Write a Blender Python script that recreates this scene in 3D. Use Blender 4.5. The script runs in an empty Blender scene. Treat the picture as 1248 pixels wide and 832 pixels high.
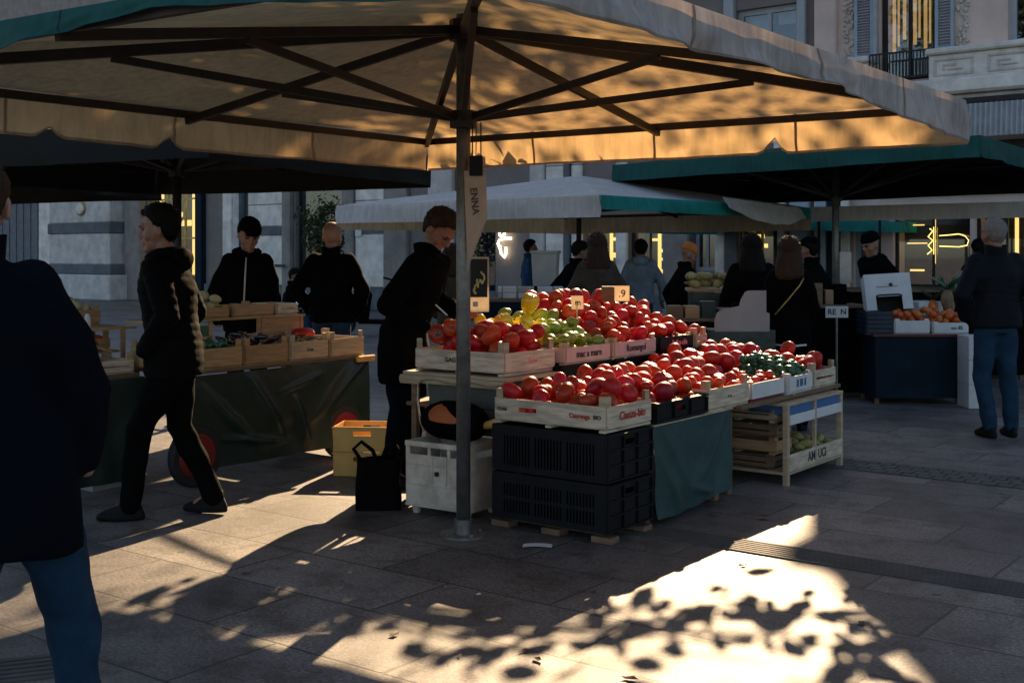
import bpy, bmesh, math, random
from mathutils import Vector, Matrix, Euler, noise
random.seed(7)
R = math.radians
scene = bpy.context.scene
col = scene.collection
F = 1450.0; CX = 624.0; HY = 310.0; CH = 1.5

def px(x, d): return (x-CX)/F*d
def pz(y, d): return CH-(y-HY)*d/F
def at(x, y, z=0.0):
    d = (CH-z)*F/(y-HY); return (px(x, d), d)

# ------------------------------------------------------------------ materials
MATS = {}
def newmat(name):
    m = bpy.data.materials.new(name); m.use_nodes = True
    nt = m.node_tree
    for n in list(nt.nodes): nt.nodes.remove(n)
    out = nt.nodes.new('ShaderNodeOutputMaterial')
    return m, nt, out
def N(nt, t, **kw):
    n = nt.nodes.new(t)
    for k, v in kw.items():
        if k in n.inputs: n.inputs[k].default_value = v
        else: setattr(n, k, v)
    return n
def mat(name, c, rough=.7, var=.25, scale=6, bump=.15, bscale=None, metal=0, coat=0, trans=0, tcol=None,
        stretch=(1,1,1), rand=0, spec=.5, bdist=.01, sss=0, c2=None, detail=6):
    if name in MATS: return MATS[name]
    m, nt, out = newmat(name)
    tc = N(nt, 'ShaderNodeTexCoord'); mp = N(nt, 'ShaderNodeMapping'); mp.inputs['Scale'].default_value = stretch
    nt.links.new(tc.outputs['Object'], mp.inputs[0])
    nz = N(nt, 'ShaderNodeTexNoise', Scale=scale, Detail=detail, Roughness=.6)
    nt.links.new(mp.outputs[0], nz.inputs['Vector'])
    rp = N(nt, 'ShaderNodeValToRGB')
    a = c2 if c2 else tuple(x*(1-var) for x in c); b = tuple(min(1, x*(1+var*.7)) for x in c)
    rp.color_ramp.elements[0].color = (*a, 1); rp.color_ramp.elements[1].color = (*b, 1)
    rp.color_ramp.elements[0].position = .32; rp.color_ramp.elements[1].position = .68
    nt.links.new(nz.outputs['Fac'], rp.inputs[0])
    cs = rp.outputs[0]
    if rand:
        oi = N(nt, 'ShaderNodeObjectInfo')
        hs = N(nt, 'ShaderNodeHueSaturation')
        mr = N(nt, 'ShaderNodeMapRange'); mr.inputs[3].default_value = 1-rand; mr.inputs[4].default_value = 1+rand*.6
        nt.links.new(oi.outputs['Random'], mr.inputs[0]); nt.links.new(mr.outputs[0], hs.inputs['Value'])
        mr2 = N(nt, 'ShaderNodeMapRange'); mr2.inputs[3].default_value = .5-.010; mr2.inputs[4].default_value = .5+.014
        mm = N(nt, 'ShaderNodeMath', operation='FRACT'); m3 = N(nt, 'ShaderNodeMath', operation='MULTIPLY'); m3.inputs[1].default_value = 7.31
        nt.links.new(oi.outputs['Random'], m3.inputs[0]); nt.links.new(m3.outputs[0], mm.inputs[0])
        nt.links.new(mm.outputs[0], mr2.inputs[0]); nt.links.new(mr2.outputs[0], hs.inputs['Hue'])
        nt.links.new(cs, hs.inputs['Color']); cs = hs.outputs[0]
    b_ = N(nt, 'ShaderNodeBsdfPrincipled')
    b_.inputs['Roughness'].default_value = rough; b_.inputs['Metallic'].default_value = metal
    b_.inputs['Specular IOR Level'].default_value = spec
    if coat: b_.inputs['Coat Weight'].default_value = coat; b_.inputs['Coat Roughness'].default_value = .12
    if sss:
        b_.inputs['Subsurface Weight'].default_value = sss; b_.inputs['Subsurface Radius'].default_value = (.5, .12, .06)
        b_.inputs['Subsurface Scale'].default_value = .03
    nt.links.new(cs, b_.inputs['Base Color'])
    if bump:
        bn = N(nt, 'ShaderNodeTexNoise', Scale=bscale or scale*4, Detail=5, Roughness=.6)
        nt.links.new(mp.outputs[0], bn.inputs['Vector'])
        bp = N(nt, 'ShaderNodeBump', Strength=bump, Distance=bdist)
        nt.links.new(bn.outputs['Fac'], bp.inputs['Height']); nt.links.new(bp.outputs[0], b_.inputs['Normal'])
    sh = b_.outputs[0]
    if trans:
        t = N(nt, 'ShaderNodeBsdfTranslucent')
        if tcol: t.inputs[0].default_value = (*tcol, 1)
        else: nt.links.new(cs, t.inputs[0])
        mx = N(nt, 'ShaderNodeMixShader'); mx.inputs[0].default_value = trans
        nt.links.new(sh, mx.inputs[1]); nt.links.new(t.outputs[0], mx.inputs[2]); sh = mx.outputs[0]
    nt.links.new(sh, out.inputs[0])
    MATS[name] = m; return m
def emat(name, c, s):
    if name in MATS: return MATS[name]
    m, nt, out = newmat(name)
    e = N(nt, 'ShaderNodeEmission'); e.inputs[0].default_value = (*c, 1); e.inputs[1].default_value = s
    nt.links.new(e.outputs[0], out.inputs[0]); MATS[name] = m; return m
def glassmat(name, tint=(.9,.95,1), mixf=.25):
    m, nt, out = newmat(name)
    t = N(nt, 'ShaderNodeBsdfTransparent'); t.inputs[0].default_value = (*tint, 1)
    g = N(nt, 'ShaderNodeBsdfGlossy'); g.inputs['Roughness'].default_value = .03
    mx = N(nt, 'ShaderNodeMixShader'); mx.inputs[0].default_value = mixf
    nt.links.new(t.outputs[0], mx.inputs[1]); nt.links.new(g.outputs[0], mx.inputs[2]); nt.links.new(mx.outputs[0], out.inputs[0])
    MATS[name] = m; return m

def ground_mat():
    m, nt, out = newmat('stone_paving')
    tc = N(nt, 'ShaderNodeTexCoord'); mp = N(nt, 'ShaderNodeMapping'); mp.inputs['Rotation'].default_value = (0, 0, R(-53.13-90))
    nt.links.new(tc.outputs['Object'], mp.inputs[0])
    # slight wobble so joints are not ruler straight
    br = N(nt, 'ShaderNodeTexBrick', Scale=1.0); br.offset = .43; br.squash = 1; br.inputs['Mortar Size'].default_value = .007
    br.inputs['Mortar Smooth'].default_value = .3; br.inputs['Brick Width'].default_value = .98; br.inputs['Row Height'].default_value = .52
    br.inputs['Color1'].default_value = (.25, .25, .25, 1); br.inputs['Color2'].default_value = (.75, .75, .75, 1); br.inputs['Mortar'].default_value = (.5,.5,.5,1)
    wn = N(nt, 'ShaderNodeTexNoise', Scale=1.6, Detail=3)
    nt.links.new(mp.outputs[0], wn.inputs['Vector'])
    va = N(nt, 'ShaderNodeVectorMath', operation='SCALE'); va.inputs['Scale'].default_value = .02
    nt.links.new(wn.outputs['Color'], va.inputs[0])
    vb = N(nt, 'ShaderNodeVectorMath', operation='ADD'); nt.links.new(mp.outputs[0], vb.inputs[0]); nt.links.new(va.outputs[0], vb.inputs[1])
    nt.links.new(vb.outputs[0], br.inputs['Vector'])
    n1 = N(nt, 'ShaderNodeTexNoise', Scale=62, Detail=6, Roughness=.8); nt.links.new(mp.outputs[0], n1.inputs['Vector'])
    n2 = N(nt, 'ShaderNodeTexNoise', Scale=.9, Detail=7, Roughness=.65); nt.links.new(mp.outputs[0], n2.inputs['Vector'])
    vo = N(nt, 'ShaderNodeTexVoronoi', Scale=90); nt.links.new(mp.outputs[0], vo.inputs['Vector'])
    # colour
    r1 = N(nt, 'ShaderNodeValToRGB'); r1.color_ramp.elements[0].color = (.058, .053, .051, 1); r1.color_ramp.elements[1].color = (.43, .395, .365, 1)
    r1.color_ramp.elements[0].position = .36; r1.color_ramp.elements[1].position = .66
    nt.links.new(n1.outputs['Fac'], r1.inputs[0])
    def mul(a, b, f=1.0):
        x = N(nt, 'ShaderNodeMix', data_type='RGBA', blend_type='MULTIPLY'); x.inputs[0].default_value = f
        nt.links.new(a, x.inputs[6]); nt.links.new(b, x.inputs[7]); return x.outputs[2]
    r2 = N(nt, 'ShaderNodeValToRGB'); r2.color_ramp.elements[0].color = (.5, .5, .52, 1); r2.color_ramp.elements[1].color = (1, 1, 1, 1)
    r2.color_ramp.elements[0].position = .35; r2.color_ramp.elements[1].position = .62
    nt.links.new(n2.outputs['Fac'], r2.inputs[0])
    r3 = N(nt, 'ShaderNodeValToRGB'); r3.color_ramp.elements[0].color = (.52, .51, .52, 1); r3.color_ramp.elements[1].color = (1, .99, .97, 1)
    r3.color_ramp.elements[0].position = .2; r3.color_ramp.elements[1].position = .8
    nt.links.new(br.outputs['Color'], r3.inputs[0])
    c = mul(mul(r1.outputs[0], r2.outputs[0]), r3.outputs[0])
    vg = N(nt, 'ShaderNodeTexVoronoi', Scale=2.6); nt.links.new(mp.outputs[0], vg.inputs['Vector'])
    rg = N(nt, 'ShaderNodeValToRGB'); rg.color_ramp.elements[0].color = (.35, .34, .33, 1); rg.color_ramp.elements[1].color = (1, 1, 1, 1)
    rg.color_ramp.elements[0].position = .045; rg.color_ramp.elements[1].position = .075; nt.links.new(vg.outputs['Distance'], rg.inputs[0]); c = mul(c, rg.outputs[0])
    n4 = N(nt, 'ShaderNodeTexNoise', Scale=3.7, Detail=8, Roughness=.75); nt.links.new(mp.outputs[0], n4.inputs['Vector'])
    r4 = N(nt, 'ShaderNodeValToRGB'); r4.color_ramp.elements[0].color = (.55, .53, .5, 1); r4.color_ramp.elements[1].color = (1, 1, 1, 1)
    r4.color_ramp.elements[0].position = .40; r4.color_ramp.elements[1].position = .52; nt.links.new(n4.outputs['Fac'], r4.inputs[0]); c = mul(c, r4.outputs[0])
    mo = N(nt, 'ShaderNodeMix', data_type='RGBA'); nt.links.new(br.outputs['Fac'], mo.inputs[0]); nt.links.new(c, mo.inputs[6]); mo.inputs[7].default_value = (.035, .032, .03, 1)
    b = N(nt, 'ShaderNodeBsdfPrincipled'); nt.links.new(mo.outputs[2], b.inputs['Base Color'])
    rr = N(nt, 'ShaderNodeMapRange'); rr.inputs[3].default_value = .42; rr.inputs[4].default_value = .75; nt.links.new(n2.outputs['Fac'], rr.inputs[0]); nt.links.new(rr.outputs[0], b.inputs['Roughness'])
    # bump
    inv = N(nt, 'ShaderNodeMath', operation='MULTIPLY'); inv.inputs[1].default_value = -1.5; nt.links.new(br.outputs['Fac'], inv.inputs[0])
    ad = N(nt, 'ShaderNodeMath', operation='ADD'); nt.links.new(inv.outputs[0], ad.inputs[0])
    ms = N(nt, 'ShaderNodeMath', operation='MULTIPLY'); ms.inputs[1].default_value = .6; nt.links.new(n1.outputs['Fac'], ms.inputs[0]); nt.links.new(ms.outputs[0], ad.inputs[1])
    ad2 = N(nt, 'ShaderNodeMath', operation='ADD'); nt.links.new(ad.outputs[0], ad2.inputs[0]); nt.links.new(n2.outputs['Fac'], ad2.inputs[1])
    bp = N(nt, 'ShaderNodeBump', Strength=.55, Distance=.006); nt.links.new(ad2.outputs[0], bp.inputs['Height']); nt.links.new(bp.outputs[0], b.inputs['Normal'])
    nt.links.new(b.outputs[0], out.inputs[0]); MATS['ground'] = m; return m

def canvas(name, c, trans, tcol=None, dirt=.35):
    m, nt, out = newmat(name)
    tc = N(nt, 'ShaderNodeTexCoord')
    n1 = N(nt, 'ShaderNodeTexNoise', Scale=2.2, Detail=8, Roughness=.65); nt.links.new(tc.outputs['Object'], n1.inputs['Vector'])
    mp = N(nt, 'ShaderNodeMapping'); mp.inputs['Scale'].default_value = (9, 9, 1.2); nt.links.new(tc.outputs['Object'], mp.inputs[0])
    n2 = N(nt, 'ShaderNodeTexNoise', Scale=2, Detail=6, Roughness=.6); nt.links.new(mp.outputs[0], n2.inputs['Vector'])
    ad = N(nt, 'ShaderNodeMath', operation='MULTIPLY_ADD'); ad.inputs[1].default_value = .5; nt.links.new(n2.outputs['Fac'], ad.inputs[0])
    h = N(nt, 'ShaderNodeMath', operation='MULTIPLY'); h.inputs[1].default_value = .5; nt.links.new(n1.outputs['Fac'], h.inputs[0]); nt.links.new(h.outputs[0], ad.inputs[2])
    rp = N(nt, 'ShaderNodeValToRGB'); rp.color_ramp.elements[0].position = .36; rp.color_ramp.elements[1].position = .6
    rp.color_ramp.elements[0].color = (*[x*(1-dirt) for x in c], 1); rp.color_ramp.elements[1].color = (*c, 1)
    nt.links.new(ad.outputs[0], rp.inputs[0])
    d = N(nt, 'ShaderNodeBsdfPrincipled'); d.inputs['Roughness'].default_value = .75; d.inputs['Specular IOR Level'].default_value = .25
    nt.links.new(rp.outputs[0], d.inputs['Base Color'])
    bp = N(nt, 'ShaderNodeBump', Strength=.35, Distance=.02); nt.links.new(n1.outputs['Fac'], bp.inputs['Height']); nt.links.new(bp.outputs[0], d.inputs['Normal'])
    t = N(nt, 'ShaderNodeBsdfTranslucent')
    mx0 = N(nt, 'ShaderNodeMix', data_type='RGBA', blend_type='MULTIPLY'); mx0.inputs[0].default_value = 1
    nt.links.new(rp.outputs[0], mx0.inputs[6]); mx0.inputs[7].default_value = (*(tcol or (1, 1, 1)), 1); nt.links.new(mx0.outputs[2], t.inputs[0])
    mx = N(nt, 'ShaderNodeMixShader'); mx.inputs[0].default_value = trans
    nt.links.new(d.outputs[0], mx.inputs[1]); nt.links.new(t.outputs[0], mx.inputs[2]); nt.links.new(mx.outputs[0], out.inputs[0])
    MATS[name] = m; return m

GROUND = ground_mat()
CAN = canvas('beige_canvas', (.58, .50, .40), .42, (1.0, .78, .46))
CANG = canvas('green_canvas', (.014, .10, .092), .10, (.5, 1, .8))
CANW = canvas('white_canvas', (.74, .72, .70), .25, (1, .85, .65), .28)
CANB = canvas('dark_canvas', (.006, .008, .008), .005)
CANS = canvas('canvas_seam', (.30, .24, .18), .10, (1.0, .7, .4))
CANT = canvas('turquoise_canvas', (.03, .33, .30), .30, (.5, 1, .85))
CANV = canvas('grey_canvas', (.50, .46, .43), .22, (1, .8, .6), .5)
WOOD = mat('pale_wood', (.46, .35, .23), .72, .28, 5, .25, 60, stretch=(1.2, 1.2, 9), rand=.12)
WOODW = mat('bleached_wood', (.62, .50, .37), .75, .38, 5, .3, 60, stretch=(1.2, 1.2, 9), rand=.08)
WOODO = mat('honey_wood', (.42, .26, .12), .65, .3, 5, .25, 60, stretch=(1.2, 1.2, 9), rand=.12)
WOODD = mat('brown_wood', (.19, .115, .065), .7, .35, 5, .3, 60, stretch=(1.2, 1.2, 9), rand=.12)
PINK = mat('pink_paper', (.56, .38, .35), .8, .12, 9, .05)
PLB = mat('black_plastic', (.006, .006, .0075), .55, .3, 5, .2, 90, spec=.2, c2=(.0022, .0028, .005))
PLN = mat('navy_plastic', (.010, .022, .05), .4, .3, 8, .12, 90)
PLW = mat('white_plastic', (.62, .53, .44), .55, .2, 7, .2, 40, c2=(.36, .29, .22))
PLY = mat('yellow_plastic', (.62, .36, .09), .4, .15, 6, .1, 60)
REDP = mat('red_plastic', (.20, .012, .012), .4, .2, 8, .1, 60)
BLUEP = mat('blue_card', (.04, .13, .32), .55, .2, 8, .1, 60)
WHT = mat('white_card', (.62, .62, .61), .75, .12, 6, .1, 40)
GREYC = mat('grey_card', (.30, .29, .29), .85, .1, 4, .08, 40)
OLIVEC = mat('olive_card', (.09, .088, .075), .85, .2, 4, .1, 40)
TEAL = mat('teal_tarp', (.020, .055, .053), .7, .45, 2.0, .35, 9, bdist=.03, c2=(.006, .03, .033))
DTARP = mat('dark_green_tarp', (.008, .024, .018), .38, .05, 1.5, .25, 3, bdist=.05)
NAVYP = mat('navy_paint', (.005, .016, .028), .7, .25, 3, .1, spec=.15)
STEEL = mat('galvanised_steel', (.20, .19, .18), .45, .35, 14, .15, 60, metal=.7)
DSTEEL = mat('bronze_steel', (.035, .028, .024), .5, .3, 10, .12, 60, metal=.4)
INK = mat('black_ink', (.03, .03, .035), .7, .2, 30, 0)
INKR = mat('red_ink', (.45, .035, .03), .7, .2, 30, 0)
INKP = mat('pink_ink', (.75, .25, .22), .7, .2, 30, 0)
TOM = mat('tomato_skin', (.52, .014, .008), .42, .35, 7, .08, 50, coat=.04, rand=.40, sss=.12, c2=(.36, .012, .004), spec=.4)
TOM2 = mat('orange_fruit_skin', (.60, .12, .010), .4, .2, 9, .06, 60, coat=.2, rand=.2, sss=.1)
GRNF = mat('green_fruit_skin', (.30, .36, .02), .3, .35, 7, .05, 60, coat=.3, rand=.3, sss=.1, c2=(.12, .2, .02))
YELF = mat('yellow_pepper_skin', (.85, .62, .02), .22, .15, 6, .03, 30, coat=.5, rand=.1, sss=.15)
DGRN = mat('dark_green_skin', (.01, .10, .045), .3, .4, 8, .08, 50, coat=.3, rand=.3)
AUB = mat('aubergine_skin', (.015, .012, .02), .22, .3, 8, .04, 50, coat=.5, rand=.3)
GARL = mat('pale_bulb_skin', (.48, .38, .20), .6, .3, 12, .2, 50, rand=.25)
POT = mat('pear_skin', (.36, .30, .10), .6, .35, 14, .15, 60, rand=.25)
ROOT = mat('root_skin', (.30, .20, .11), .8, .4, 14, .3, 60, rand=.3)
LEAF = mat('leaf_green', (.045, .07, .02), .5, .4, 5, .1, trans=.12, rand=.3)
BARK = mat('bark', (.11, .085, .06), .9, .4, 12, .6, 30)
SKIN = mat('skin', (.27, .125, .078), .55, .15, 14, .12, 90, sss=.06)
SKIN2 = mat('skin_pale', (.36, .19, .13), .55, .15, 14, .12, 90, sss=.06)
EYE = mat('eye', (.02, .015, .012), .2, .1, 5, 0)
LIP = mat('lip', (.33, .11, .09), .5, .1, 5, 0)
HAIRB = mat('black_hair', (.004, .003, .0025), .7, .4, 40, .4, 120, stretch=(1, 1, .3), spec=.15)
HAIRN = mat('brown_hair', (.030, .015, .008), .65, .4, 40, .4, 120, stretch=(1, 1, .3), spec=.2)
HAIRG = mat('grey_hair', (.20, .17, .15), .6, .3, 60, .5, 160)
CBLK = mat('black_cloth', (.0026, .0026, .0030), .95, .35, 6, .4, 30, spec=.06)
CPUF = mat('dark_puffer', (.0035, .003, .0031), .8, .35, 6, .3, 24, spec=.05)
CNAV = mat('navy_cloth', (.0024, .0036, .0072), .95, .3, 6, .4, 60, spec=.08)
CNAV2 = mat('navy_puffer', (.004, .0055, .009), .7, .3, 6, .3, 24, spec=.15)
CJEAN = mat('denim', (.012, .038, .074), .85, .35, 9, .5, 120, spec=.2)
CJEAN2 = mat('dark_denim', (.022, .045, .08), .85, .35, 9, .5, 120, spec=.2)
CBRN = mat('brown_cloth', (.055, .045, .036), .9, .3, 9, .4, 60, spec=.15)
CBLU = mat('blue_cloth', (.015, .05, .12), .85, .3, 9, .4, 60, spec=.2)
CGRY = mat('grey_cloth', (.17, .21, .25), .9, .3, 7, .4, 60, spec=.15)
SHOE = mat('black_shoe', (.005, .005, .005), .7, .3, 9, .2, 50, spec=.2)
SHIRT = mat('pale_lining', (.45, .40, .34), .85, .2, 9, .2, 50)
RUB = mat('rubber', (.015, .015, .016), .7, .3, 9, .2, 50)
PAPER = mat('kraft_paper', (.52, .40, .32), .8, .15, 6, .2, 20, trans=.25)
GLOWP = mat('price_card', (.72, .62, .48), .8, .1, 6, 0, trans=.55)
GOLD = mat('gold_paint', (.45, .32, .10), .4, .3, 9, .1, metal=.5)
STONE = mat('grey_stone', (.54, .50, .47), .8, .25, 3, .35, 26)
STONEL = mat('pale_stone', (.74, .68, .62), .8, .25, 3, .35, 26)
STONED = mat('dark_stone', (.11, .12, .135), .75, .3, 3, .35, 26)
STONEB = mat('brown_stone', (.24, .215, .195), .8, .25, 3, .3, 26)
PLAST = mat('pink_plaster', (.68, .52, .45), .85, .14, 1.6, .25, 30)
SHUT = mat('shutter_paint', (.33, .39, .47), .6, .15, 5, .1, 40)
WFR = mat('window_paint', (.36, .38, .41), .55, .12, 5, .08, 40)
BLKM = mat('black_iron', (.015, .015, .018), .5, .3, 9, .1, metal=.3)
DARKI = mat('dark_interior', (.018, .018, .02), .9, .3, 4, 0)
GLASS = glassmat('window_glass', (.8, .85, .9), .10)
AWN = mat('ribbed_awning', (.42, .42, .44), .7, .15, 5, .1, 40)
WARM = emat('warm_lamp', (1.0, .60, .15), .75)
REFLGLOW = emat('gold_reflection_glow', (1.0, .55, .18), .22)
NEON = emat('neon_tube', (1.0, .80, .55), 2.2)
NEONY = emat('yellow_neon', (1.0, .68, .18), .9)
SCRN = emat('screen_blue', (.12, .42, .75), .5)

# ------------------------------------------------------------------ mesh builder
class MB:
    def __init__(s): s.v = []; s.f = []; s.m = []
    def add(s, vs, fs, mi=0):
        o = len(s.v); s.v += [tuple(v) for v in vs]; s.f += [tuple(i+o for i in f) for f in fs]; s.m += [mi]*len(fs); return s
    def box(s, c, d, rot=None, mi=0):
        x, y, z = d[0]/2, d[1]/2, d[2]/2
        vs = [Vector(p) for p in [(-x,-y,-z),(x,-y,-z),(x,y,-z),(-x,y,-z),(-x,-y,z),(x,-y,z),(x,y,z),(-x,y,z)]]
        if rot is not None:
            M = rot if isinstance(rot, Matrix) else Euler(rot).to_matrix(); vs = [M @ v for v in vs]
        vs = [v+Vector(c) for v in vs]
        return s.add(vs, [(0,3,2,1),(4,5,6,7),(0,1,5,4),(1,2,6,5),(2,3,7,6),(3,0,4,7)], mi)
    def rng(s, x0, x1, y0, y1, z0, z1, mi=0):
        return s.box(((x0+x1)/2, (y0+y1)/2, (z0+z1)/2), (abs(x1-x0), abs(y1-y0), abs(z1-z0)), None, mi)
    def beam(s, p0, p1, w, h, mi=0):
        p0 = Vector(p0); p1 = Vector(p1); d = p1-p0; L = d.length; d.normalize()
        up = Vector((0,0,1)) if abs(d.z) < .99 else Vector((1,0,0))
        a = d.cross(up).normalized(); b = a.cross(d).normalized()
        M = Matrix((d, a, b)).transposed()
        return s.box((p0+p1)/2, (L, w, h), M, mi)
    def tube(s, pts, rad, n=10, mi=0, cap=True):
        pts = [Vector(p) for p in pts]
        if not isinstance(rad, (list, tuple)): rad = [rad]*len(pts)
        vs = []; fs = []
        prev = None
        for i, p in enumerate(pts):
            t = (pts[min(i+1, len(pts)-1)]-pts[max(i-1, 0)])
            if t.length < 1e-9: t = Vector((0,0,1))
            t.normalize()
            if prev is None:
                up = Vector((0,0,1)) if abs(t.z) < .9 else Vector((1,0,0)); a = t.cross(up).normalized()
            else:
                a = (prev-t*prev.dot(t)).normalized()
            prev = a; b = t.cross(a)
            for k in range(n):
                an = 2*math.pi*k/n; vs.append(p+(a*math.cos(an)+b*math.sin(an))*rad[i])
        for i in range(len(pts)-1):
            for k in range(n):
                fs.append((i*n+k, i*n+(k+1) % n, (i+1)*n+(k+1) % n, (i+1)*n+k))
        if cap:
            fs.append(tuple(range(n-1, -1, -1))); fs.append(tuple((len(pts)-1)*n+k for k in range(n)))
        return s.add(vs, fs, mi)
    def rings(s, rs, n=16, mi=0, M=None):          # rs: (x,y,z,rx,ry) horizontal ellipses bottom to top, closed
        vs = []; fs = []
        for (x, y, z, rx, ry) in rs:
            for k in range(n):
                a = 2*math.pi*k/n; vs.append(Vector((x+rx*math.cos(a), y+ry*math.sin(a), z)))
        if M is not None: vs = [M @ v for v in vs]
        for i in range(len(rs)-1):
            for k in range(n):
                fs.append((i*n+k, i*n+(k+1) % n, (i+1)*n+(k+1) % n, (i+1)*n+k))
        fs.append(tuple(range(n-1, -1, -1))); fs.append(tuple((len(rs)-1)*n+k for k in range(n)))
        return s.add(vs, fs, mi)
    def ell(s, c, r, n=14, m=8, mi=0, M=None):
        vs = []; fs = []; c = Vector(c)
        if not isinstance(r, (list, tuple)): r = (r, r, r)
        vs.append(Vector((0,0,-r[2])))
        for i in range(1, m):
            t = math.pi*i/m-math.pi/2
            for k in range(n):
                a = 2*math.pi*k/n; vs.append(Vector((r[0]*math.cos(t)*math.cos(a), r[1]*math.cos(t)*math.sin(a), r[2]*math.sin(t))))
        vs.append(Vector((0,0,r[2])))
        for k in range(n): fs.append((0, 1+(k+1) % n, 1+k))
        for i in range(m-2):
            for k in range(n): fs.append((1+i*n+k, 1+i*n+(k+1) % n, 1+(i+1)*n+(k+1) % n, 1+(i+1)*n+k))
        L = 1+(m-1)*n
        for k in range(n): fs.append((L, 1+(m-2)*n+k, 1+(m-2)*n+(k+1) % n))
        vs = [v+c for v in vs]
        if M is not None: vs = [M @ v for v in vs]
        return s.add(vs, fs, mi)
    def grid(s, fn, nu, nv, mi=0):
        vs = [fn(i/nu, j/nv) for j in range(nv+1) for i in range(nu+1)]
        fs = [(j*(nu+1)+i, j*(nu+1)+i+1, (j+1)*(nu+1)+i+1, (j+1)*(nu+1)+i) for j in range(nv) for i in range(nu)]
        return s.add(vs, fs, mi)
    def cells(s, xs, zs, solid, y0, y1, mi=0, flip=False):   # plate in local XZ with openings; flip -> plate in YZ
        P = (lambda x, y, z: (y, x, z)) if flip else (lambda x, y, z: (x, y, z))
        nx, nz = len(xs)-1, len(zs)-1
        S = [[bool(solid(i, j)) for j in range(nz)] for i in range(nx)]
        def g(i, j): return 0 <= i < nx and 0 <= j < nz and S[i][j]
        for i in range(nx):
            for j in range(nz):
                if not S[i][j]: continue
                x0, x1, z0, z1 = xs[i], xs[i+1], zs[j], zs[j+1]
                q = []
                q.append([(x0,y0,z0),(x1,y0,z0),(x1,y0,z1),(x0,y0,z1)]); q.append([(x0,y1,z0),(x0,y1,z1),(x1,y1,z1),(x1,y1,z0)])
                if not g(i-1, j): q.append([(x0,y0,z0),(x0,y0,z1),(x0,y1,z1),(x0,y1,z0)])
                if not g(i+1, j): q.append([(x1,y0,z0),(x1,y1,z0),(x1,y1,z1),(x1,y0,z1)])
                if not g(i, j-1): q.append([(x0,y0,z0),(x0,y1,z0),(x1,y1,z0),(x1,y0,z0)])
                if not g(i, j+1): q.append([(x0,y0,z1),(x1,y0,z1),(x1,y1,z1),(x0,y1,z1)])
                for f in q: s.add([P(*p) for p in f], [(0,1,2,3)] if not flip else [(3,2,1,0)], mi)
        return s
    def openings(s, x0, x1, z0, z1, ops, y0, y1, mi=0, flip=False):
        xs = sorted(set([x0, x1]+[round(o[k], 5) for o in ops for k in (0, 1)])); zs = sorted(set([z0, z1]+[round(o[k], 5) for o in ops for k in (2, 3)]))
        xs = [x for x in xs if x0 <= x <= x1]; zs = [z for z in zs if z0 <= z <= z1]
        def solid(i, j):
            cx = (xs[i]+xs[i+1])/2; cz = (zs[j]+zs[j+1])/2
            return not any(o[0] < cx < o[1] and o[2] < cz < o[3] for o in ops)
        return s.cells(xs, zs, solid, y0, y1, mi, flip)
    def mesh(s, name, mats, smooth=False, weld=False):
        me = bpy.data.meshes.new(name); me.from_pydata(s.v, [], s.f)
        if not isinstance(mats, (list, tuple)): mats = [mats]
        for m in mats: me.materials.append(m)
        me.polygons.foreach_set('material_index', s.m)
        if weld:
            bm = bmesh.new(); bm.from_mesh(me); bmesh.ops.remove_doubles(bm, verts=bm.verts, dist=1e-4); bmesh.ops.recalc_face_normals(bm, faces=bm.faces); bm.to_mesh(me); bm.free()
        if smooth: me.polygons.foreach_set('use_smooth', [True]*len(me.polygons))
        me.update(); return me
    def build(s, name, mats, parent=None, smooth=False, bevel=0, loc=(0,0,0), rot=(0,0,0), weld=False):
        o = bpy.data.objects.new(name, s.mesh(name, mats, smooth, weld)); col.objects.link(o)
        o.location = loc; o.rotation_euler = rot
        if parent: o.parent = parent
        if bevel:
            md = o.modifiers.new('bevel', 'BEVEL'); md.width = bevel; md.segments = 1; md.limit_method = 'ANGLE'
        return o

def tag(o, label=None, cat=None, group=None, kind=None):
    if label: o['label'] = label
    if cat: o['category'] = cat
    if group: o['group'] = group
    if kind: o['kind'] = kind
    return o
def thing(name, label, cat, loc=(0,0,0), rz=0, group=None, rot=None):
    o = bpy.data.objects.new(name, None); o.empty_display_size = .1; col.objects.link(o)
    o.location = loc; o.rotation_euler = rot if rot else (0, 0, rz)
    return tag(o, label, cat, group)
def copy_thing(o, loc=None, rot=None, label=None, name=None):
    r = o.copy(); col.objects.link(r)
    if loc is not None: r.location = loc
    if rot is not None: r.rotation_euler = rot
    if label: r['label'] = label
    for ch in list(o.children):
        c = ch.copy(); col.objects.link(c); c.parent = r
        for g in list(ch.children):
            d = g.copy(); col.objects.link(d); d.parent = c
    return r
FONT = None
def text(body, size, m, parent, loc, rot, name='lettering', shear=0, bold=0):
    cu = bpy.data.curves.new(name, 'FONT'); cu.body = body; cu.size = size; cu.align_x = 'CENTER'; cu.align_y = 'CENTER'
    cu.extrude = .0006; cu.shear = shear; cu.offset = bold; cu.resolution_u = 3
    o = bpy.data.objects.new('tmp', cu); col.objects.link(o)
    dg = bpy.context.evaluated_depsgraph_get(); me = bpy.data.meshes.new_from_object(o.evaluated_get(dg)); me.name = name
    bpy.data.objects.remove(o); me.materials.clear(); me.materials.append(m)
    q = bpy.data.objects.new(name, me); col.objects.link(q); q.parent = parent; q.location = loc; q.rotation_euler = rot
    return q

# local market frame : u runs back to the right, v runs back to the left
U = Vector((.6, .8)); V = Vector((-.8, .6)); RZ = math.atan2(.8, .6)
B0 = Vector((.49, 6.13)); L0 = Vector((-2.08, 7.66))
def fr(a, b, base=None):
    p = (base if base is not None else B0)+U*a+V*b; return (p.x, p.y)
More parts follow.
